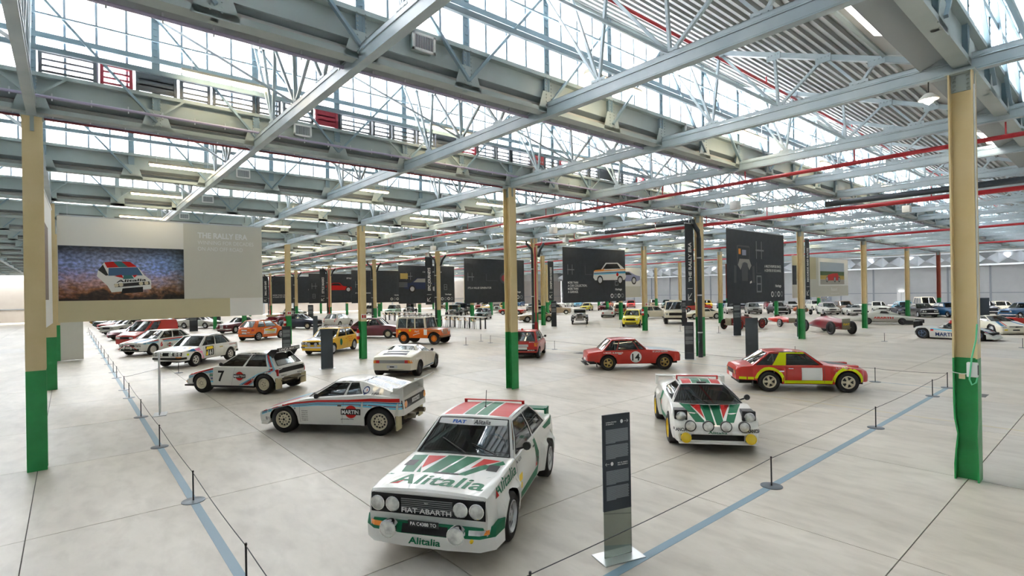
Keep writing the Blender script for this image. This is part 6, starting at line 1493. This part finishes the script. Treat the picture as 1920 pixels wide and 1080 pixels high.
bpoly(r, circ(2.5, 2.05, .14), D_['red'], 'car_print', .016); bpoly(r, [(-.1,2.35),(.75,2.42),(1.0,2.5),(.9,2.36),(-.2,2.25)], D_['orange'], 'car_print', .016)
r, w_, h = banner('dark banner with letters and words on value, behind the centre column', -35.89, 14.8, 21.75, 2.42, 6.35)
H_(r, -3.1, 1.95, .72, bgrey); bpoly(r, [(-1.1,1.95),(.2,1.95),(.2,2.0),(-1.03,2.0),(-1.03,2.6),(-1.1,2.6)], dk2); btext(r, "IT'S A VALUE GENERATOR", -3.1, 1.25, .16, width=2.6); logos(r, w_); bpoly(r, circ(1.0,2.2,.5), dk2, 'car_print'); bpoly(r, circ(1.0,2.2,.3), redb, 'car_print', .01)
r, w_, h = banner('dark banner with dark blue limousine with luggage, behind the vertical pillar banner', -47.85, 14.8, 21.8, 2.3, 6.35)
H_(r, -2.6, 2.5, .8, bgrey); B_(r, 2.1, 1.4, .62, bgrey); side_car(r, -2.9+4.6, 1.2, 4.6, mat('print navy', (.02,.035,.10), .5), 'sedan', win=MATS['print pewter'], flip=-1); btext(r, 'A MULTI-PURPOSE SPACE', -.6, 3.3, .14, width=2.4); logos(r, w_)
bpoly(r, [(-3.3,2.6),(-2.4,2.6),(-2.4,3.2),(-3.3,3.2)], gold, 'car_print', .014)
for k in range(6): bpoly(r, [(-3.45,1.75+k*.09),(-2.45,1.75+k*.09),(-2.45,1.79+k*.09),(-3.45,1.79+k*.09)], bgrey, 'car_print', .014)
r, w_, h = banner('dark banner with big pale letters behind the third centre column', -59.81, 14.8, 21.8, 2.3, 6.35)
H_(r, -3.0, 1.9, .8, bgrey); btext(r, 'IT IS A WORKING SPACE', -3.0, 1.15, .16, width=2.8); logos(r, w_)
r, w_, h = banner('dark banner with small red sports car near the left end', -71.77, 13.8, 21.8, 2.25, 6.4)
H_(r, -3.6, 2.0, .8, bgrey); B_(r, -3.5, .7, .6, bgrey); side_car(r, 2.6, 1.5, 5.0, D_['red'], 'wedge', flip=-1); btext(r, 'STYLE MARKS', 1.4, 3.4, .2, width=1.8)
r, w_, h = banner('dark banner with lines of small white words at far left of the dark banners', -83.73, 11.9, 21.8, 2.2, 6.4)
btext(r, 'MORE THAN A MUSEUM', -4.4, 1.2, .18, width=2.6); btext(r, 'A PLACE OF WORK', -4.4, .9, .18, width=2.2); btext(r, 'HISTORY IN MOTION', 1.0, 2.0, .18, width=2.2)
# tall pillar banners
def tall(label, X, y0, y1, txt, z0=2.5, z1=6.45):
    r, w_, h = banner(label, X, y0, y1, z0, z1, wires=False)
    btext(r, txt, .14, 1.15, .26, vert=True, width=1.9 if len(txt) < 14 else 2.2, bold=.05)
    bpoly(r, [(-.22,.82),(.22,.82),(.22,.85),(-.22,.85)], bw_); bpoly(r, [[(-.16,.30),(.16,.58),(.13,.62),(-.19,.34)],[(-.2,.26),(-.14,.26),(-.14,.56),(-.2,.56)],[(-.2,.26),(.12,.26),(.12,.31),(-.2,.31)]], bw_, 'arrow_print')
    b = bmesh.new(); bar(b, (-.006, 0, h), (-.006, 0, 6.93-z0), .02, .02); obj('hanging_wire', b, alu, r)
tall('tall narrow dark banner with white vertical words beside the first banner row column', -11.97, 10.88, 11.64-.02, 'THE RALLY ERA')
tall('tall narrow dark banner behind the fourth slim column on the right', -11.97, 24.96, 25.66, 'RECORDS AND RACES')
tall('tall narrow dark banner between centre column and white rally car banner', -35.89, 24.92, 25.7, 'CONCEPTS AND FUORISERIE', 2.4, 6.35)
tall('tall narrow dark banner in front of the limousine banner', -35.89, 10.9, 11.6, 'EPIC JOURNEYS', 2.4, 6.35)
tall('tall narrow dark banner left of the red riser column far left', -59.81, 10.95, 11.65, 'STYLE MARKS', 2.4, 6.4)
tall('tall narrow dark banner farthest left', -83.73, 11.0, 11.8, 'SMALL AND SAFE', 2.3, 6.4)
# light banners at the back
r, w_, h = banner('large light banner with photo of a red vintage racing car, right of centre', -17.95, 37.8, 51.9, 2.35, 6.15, bcream)
bpoly(r, [(-1.0,h*.28),(w_/2-.02,h*.28),(w_/2-.02,h-.02),(-1.0,h-.02)], bpale); bpoly(r, [(-w_/2+.1,h*.45),(-1.6,h*.45),(-1.6,h-.02),(-w_/2+.1,h-.02)], bsand)
bpoly(r, [(-.6,2.4),(5.9,2.4),(5.9,3.4),(-.6,3.4)], mat('print sky', (.40,.48,.55), .6), d=.010); bpoly(r, [(-.6,2.05),(5.9,2.05),(5.9,2.5),(-.6,2.5)], mat('print hedge', (.06,.12,.04), .6), d=.012); bpoly(r, [(-.6,1.65),(5.9,1.65),(5.9,2.1),(-.6,2.1)], mat('print straw', (.45,.33,.06), .6), d=.014); bpoly(r, [(-.6,1.2),(5.9,1.2),(5.9,1.7),(-.6,1.7)], mat('print track', (.40,.38,.33), .6), d=.016)
bpoly(r, [(1.0,1.75),(1.4,2.15),(2.6,2.3),(4.0,2.35),(4.4,1.9),(4.2,1.6),(1.2,1.6)], D_['red'], 'car_print', .02)
for y in (1.1, 3.2, 4.4): bpoly(r, circ(y,1.7,.30), black, 'car_print', .024); bpoly(r, circ(y,1.7,.2), D_['grey'], 'car_print', .026)
btext(r, 'Record', 2.2, .55, .35, bpale, width=1.6); btext(r, 'RECORDS AND RACES', 2.2, .2, .12, bpale, width=2.2)
b = bmesh.new(); box(b, .3,.34,-w_/2-.7,-w_/2+.1,1.2,2.9); obj('side_flag', b, slate, r)
r, w_, h = banner('light banner with lilac concept car beside the white rally car banner', -41.87, 34.4, 48.3, 2.35, 6.35, bpale)
side_car(r, .6, 1.8, 6.2, mat('print lilac blue', (.30,.32,.52), .5), 'wedge', d=.01); bpoly(r, [(-.6,.02),(w_/2-.02,.02),(w_/2-.02,1.5),(-.6,1.5)], bcream)
r, w_, h = banner('light banner seen edge on between the two left columns', -13.0, 0, 8.0, 2.5, 6.4, bpale)
r.location = (-18.2, -12.1, 2.5); r.rotation_euler = (0, 0, PI/2-.02); r['category'] = 'banner'
bpoly(r, [(-3.2,.8),(1.5,.8),(1.5,3.0),(-3.2,3.0)], mat('print brown photo', (.2,.15,.12), .6), d=.01)

# ---------------- info totems ----------------
tglass = glassmat('grey glass base', (.40,.44,.40), .12, .05)
def totem(label, x, y, deg, w_=.40, H=1.76, glass=True, title=None, plain=False, wide=None):
    r = thing('info_totem', label, 'info totem', (x, y, 0), math.radians(deg))
    b = bmesh.new(); box(b, -.02, .0, -w_/2, w_/2, .58 if glass else .02, H); obj('panel', b, slate if not plain else mat('totem back charcoal', (.05,.065,.08), .45), r)
    b = bmesh.new(); box(b, -.012, -.002, -w_/2, w_/2, .012, .58); obj('glass_base', b, tglass if glass else mat('totem base grey', (.22,.26,.27), .4), r)
    b = bmesh.new(); box(b, -.16, .16, -w_/2-.09, w_/2+.09, 0, .012); obj('foot_plate', b, alu, r)
    if not plain:
        b = bmesh.new(); z = H-.19; rnd = random.Random(3)
        def para(z, n, full):
            for k in range(n):
                L_ = w_*(.82 if k < n-1 else .35); box(b, .0015, .0025, -w_/2+.04, -w_/2+.04+L_*(1 if full or k % 3 else .97), z, z+.0065); z -= .0115
            return z
        z = para(z, 15, True); z = para(z-.02, 15, False); z2 = z-.14; z = para(z2, 15, True); z = para(z-.02, 15, False)
        o = obj('text_lines', b, mat('totem text grey', (.28,.31,.33), .6), r, kind='stuff')
        if title:
            for (t1, t2, zz, al, ar) in ((title[0], title[1], H-.10, 'l', 1), (title[2], title[3], z2+.085, 'r', -1)):
                yy = -w_/2+.045 if al == 'l' else w_/2-.045
                for q, t in enumerate((t1, t2)):
                    b = bmesh.new(); flat_text(b, t, lambda u, v: (.003, yy+u, zz-q*.024+v), .0135, 0, .04, 1, 0, al); obj('lettering', b, bw_, r)
                b = bmesh.new(); ys = .08*ar; yc = w_/2-.125 if ar > 0 else -w_/2+.125
                f = b.faces.new([b.verts.new((.003, yc+.02*math.cos(t), zz+.005+.024*math.sin(t))) for t in [2*PI*k/16 for k in range(16)]]); obj('badge_print', b, bw_, r)
                b = bmesh.new(); y1 = w_/2-.06 if ar > 0 else -w_/2+.06
                bar(b, (.003, y1-.03, zz+.005), (.003, y1+.03, zz+.005), .001, .004, upv=(0,0,1)); bar(b, (.003, y1+ar*.03, zz+.005), (.003, y1+ar*.01, zz+.024), .001, .004); bar(b, (.003, y1+ar*.03, zz+.005), (.003, y1+ar*.01, zz-.014), .001, .004); obj('arrow_print', b, bw_, r, kind='stuff')
    return r
totem('tall dark info totem on glass base with white text, nearest the camera', -2.29, -6.45, -17, title=('LANCIA STRATOS', 'HF GRUPPO 4', 'FIAT 131 ABARTH', 'RALLY GRUPPO 4'))
totem('dark info totem with text near the slate drain pipe, behind the red car numbered 14', -11.7, 10.65, -60, w_=.42, glass=False)
totem('plain dark totem seen from the back, left of the red and lime coupe', -9.8, 12.9, -35, w_=.62, H=1.9, glass=False, plain=True)
totem('dark slim totem standing in front of the vintage chain drive racer', -16.2, 24.2, -35, w_=.55, H=2.3, glass=False)
totem('plain dark grey totem in front of the yellow saloon', -21.6, -2.75, -12, w_=.52, H=1.78, glass=False, plain=True)
totem('dark info totem at the foot of the fourth centre column', -26.2, -3.1, -12, w_=.42, H=1.75, glass=False)
r = totem('edge on metal totem by the first left rope posts', -16.0, -9.65, 79, w_=.42, H=1.74, glass=False, plain=True)
for o in r.children: o.data.materials[0] = mat('brushed metal totem', (.45,.47,.47), .35, .5)
totem('slim dark totem just right of the red riser column, middle distance', -33.6, 23.4, -35, w_=.5, H=2.4, glass=False)
totem('slim dark totem in front of the white off roader', -24.4, 30.7, -35, w_=.38, H=2.3, glass=False)
totem('slim dark totem between the large red racer and its column', -12.6, 25.6, -35, w_=.42, H=2.1, glass=False)
totem('dark totem behind the large light banner, before the silver coupe', -58.0, -2.2, -12, w_=.7, H=2.1, glass=False)
totem('dark totem behind the navy saloon', -62.0, 10.6, -20, w_=.6, H=2.2, glass=False)
totem('black wide block totem right of the near column among the rear cars', -8.4, 60.5, -60, w_=1.1, H=1.9, glass=False, plain=True)
totem('dark totem left of the yellow saloon behind the fourth column', -40.0, 3.3, -20, w_=.35, H=1.7, glass=False, plain=True)

# ---------------- rope barrier ----------------
pb_ = bmesh.new(); tube(pb_, [(0,0,.008),(0,0,.48)], .012, 10); lathe(pb_, [(.0,.495),(.014,.49),(.016,.47),(.013,.462)], 10); POSTM = finish(pb_, black, 40)
bb_ = bmesh.new(); lathe(bb_, [(.17,0),(.17,.008),(.155,.012),(0,.012)], 28); PBASE = finish(bb_, mat('post base blue black', (.06,.08,.10), .35, .5), 40)
def post(x, y, lab, grp):
    r = thing('barrier_post', lab, 'rope post', (x, y, 0), 0, grp); link('pole', POSTM, r); link('round_base', PBASE, r)
LX = [-4.68, -8.0, -12.1, -16.0, -19.77, -21.8, -25.6, -27.8, -31.7, -35.5, -39.0, -43.0, -47.0, -51.0, -56, -61, -66]
for k, x in enumerate(LX): post(x, -10.1, 'thin black rope post in the left row, %s from the camera' % ORD[k], 'rope posts in the left row')
RY = [-8.11, -2.73, 2.68, 7.94]
for k, y in enumerate(RY): post(-2.07, y, 'thin black rope post in the right row, %s from the camera' % ORD[k], 'rope posts in the right row')
post(-2.07, 9.85, 'thin black corner rope post beside the right column', 'rope posts in the right row')
for (x, y), l in {(-3.96,9.55):'rope post right of the red and lime coupe nose', (-19.57,9.57):'rope post right of the red hatchback seen from behind', (-25.5,9.54):'rope post left of the centre column, nearer the column of three', (-26.9,9.81):'rope post left of the centre column, farther back of three', (-25.6,7.65):'rope post left of the centre column, nearest to the orange off road wagon of three',
                  (-25.35,-7.93):'rope post in front of the white saloon numbered 161', (-7.85,25.5):'rope post left of the striped sports prototype', (-1.94,25.8):'rope post at right edge behind the near column', (-18.3,25.5):'rope post in front of the vintage racers', (-21.4,25.3):'rope post right of the yellow hatchback', (-25.4,25.3):'rope post by the green column in front of the yellow hatchback',
                  (-27.4,25.5):'rope post left of the yellow hatchback', (-30.8,24.8):'rope post right of the black and cream vintage coupe', (-41.0,24.8):'rope post beside the tan coupe'}.items(): post(x, y, l, 'scattered rope posts')
rope_m = mat('dark rope cord', (.05,.05,.055), .7)
def rope(pts, lab, z=.46, sag=.03):
    P_ = []
    for (a, b) in zip(pts, pts[1:]):
        for k in range(8):
            t = k/8; P_.append((a[0]+(b[0]-a[0])*t, a[1]+(b[1]-a[1])*t, z-sag*4*t*(1-t)))
    P_.append((*pts[-1], z)); b = bmesh.new(); tube(b, P_, .0055, 5); tag(obj('barrier_rope', b, rope_m, smooth=60), lab, 'rope')
rope([(-.4,-10.1)]+[(x, -10.1) for x in LX], 'thin dark cord strung along the left row of rope posts')
rope([(-2.07,-10.1)]+[(-2.07, y) for y in RY]+[(-2.07, 9.85)], 'thin dark cord strung along the right row of rope posts')
rope([(-2.07,9.85),(-3.96,9.55),(-12,9.6),(-19.57,9.57),(-25.5,9.54)], 'thin dark cord running back from the corner post behind the coupes')
rope([(-21.8,-10.1),(-25.35,-7.93),(-26.3,-7.3)], 'thin dark cord in front of the white saloon numbered 161')
for (a, b) in (((-2.07,9.85),(-3.96,9.55)),): 
    b2 = bmesh.new(); box(b2, -26, -2.07, 9.57, 9.63, .0005, .002); tag(obj('floor_tape', b2, tape), 'thin blue grey tape line running back from the corner post', 'floor tape')

# ---------------- bar tables and stools ----------------
wood = mat('light ply', (.58,.40,.22), .5)
def bartable(label, x0, x1, y, n, grp):
    r = thing('bar_table', label, 'table', ((x0+x1)/2, y, 0)); L_ = abs(x1-x0)/2
    b = bmesh.new(); box(b, -L_, L_, -.35, .35, 1.06, 1.11, bev=.008); obj('table_top', b, white, r)
    b = bmesh.new(); box(b, -L_, L_, -.34, .34, 1.03, 1.06); obj('edge', b, wood, r)
    for k in range(5):
        x = -L_+.1+k*(2*L_-.2)/4
        for s in (-1, 1): b = bmesh.new(); box(b, x-.05, x+.05, s*.28-.05, s*.28+.05, 0, 1.03); obj('leg', b, dark, r)
    for k in range(n):
        x = min(x0, x1)+.6+k*(abs(x1-x0)-1.2)/(n-1)
        for q, yy in enumerate((y-.62,)):
            s = thing('bar_stool', 'ply bar stool with black legs at the %s, %s from its left' % (grp, ORD[k]), 'stool', (x, yy, 0), 0, 'bar stools at the '+grp)
            b = bmesh.new(); lathe(b, [(0,.74),(.17,.74),(.19,.76),(.18,.78),(0,.775)], 14); obj('seat', b, wood, s, smooth=40)
            b = bmesh.new(); box(b, -.16,.16,-.2,-.18,.80,.98,bev=.008); obj('backrest', b, wood, s)
            for a in range(4):
                t = PI/4+a*PI/2; b = bmesh.new(); bar(b, (.11*math.cos(t), .11*math.sin(t), .75), (.2*math.cos(t), .2*math.sin(t), 0), .025, .025); obj('leg', b, black, s)
bartable('long white bar table with black legs, right one', -46.5, -36.4, 17.2, 9, 'right bar table')
bartable('long white bar table with black legs, left one', -60.5, -50.0, 19.8, 8, 'left bar table')

# small wall and column signs
for (i, j, z), l in {(2,0,2.05):'small white sign with red marks on the third centre column', (2,2,2.0):'small sign on the green column right of centre', (3,0,2.0):'small sign on the fourth centre column'}.items():
    x, y = -BX*i, BY*j; r = thing('fire_sign', l, 'sign', (x+.165, y, z))
    b = bmesh.new(); box(b, 0, .01, -.14, .14, 0, .26); obj('plate', b, bw_, r)
    b = bmesh.new(); box(b, .0105, .013, -.10, -.02, .05, .21); box(b, .0105, .013, .02, .10, .05, .21); obj('symbol_print', b, D_['red'], r, kind='stuff')
    e = thing('fire_extinguisher', 'red fire extinguisher on '+l.split(' on ')[1] if ' on ' in l else 'red fire extinguisher', 'fire extinguisher', (x-.02, y-.235, 1.25 if i != 2 or j != 0 else 1.0))
    b = bmesh.new(); lathe(b, [(0,0),(.08,.01),(.085,.05),(.085,.42),(.05,.5),(.025,.52),(.025,.56),(0,.56)], 14); obj('cylinder', b, D_['red'], e, smooth=40)
    b = bmesh.new(); box(b, -.03,.10,-.015,.015,.55,.60); obj('handle', b, black, e)
    b = bmesh.new(); lathe(b, [(.086,.18),(.088,.2),(.088,.32),(.086,.34)], 14); obj('label_band', b, bw_, e)
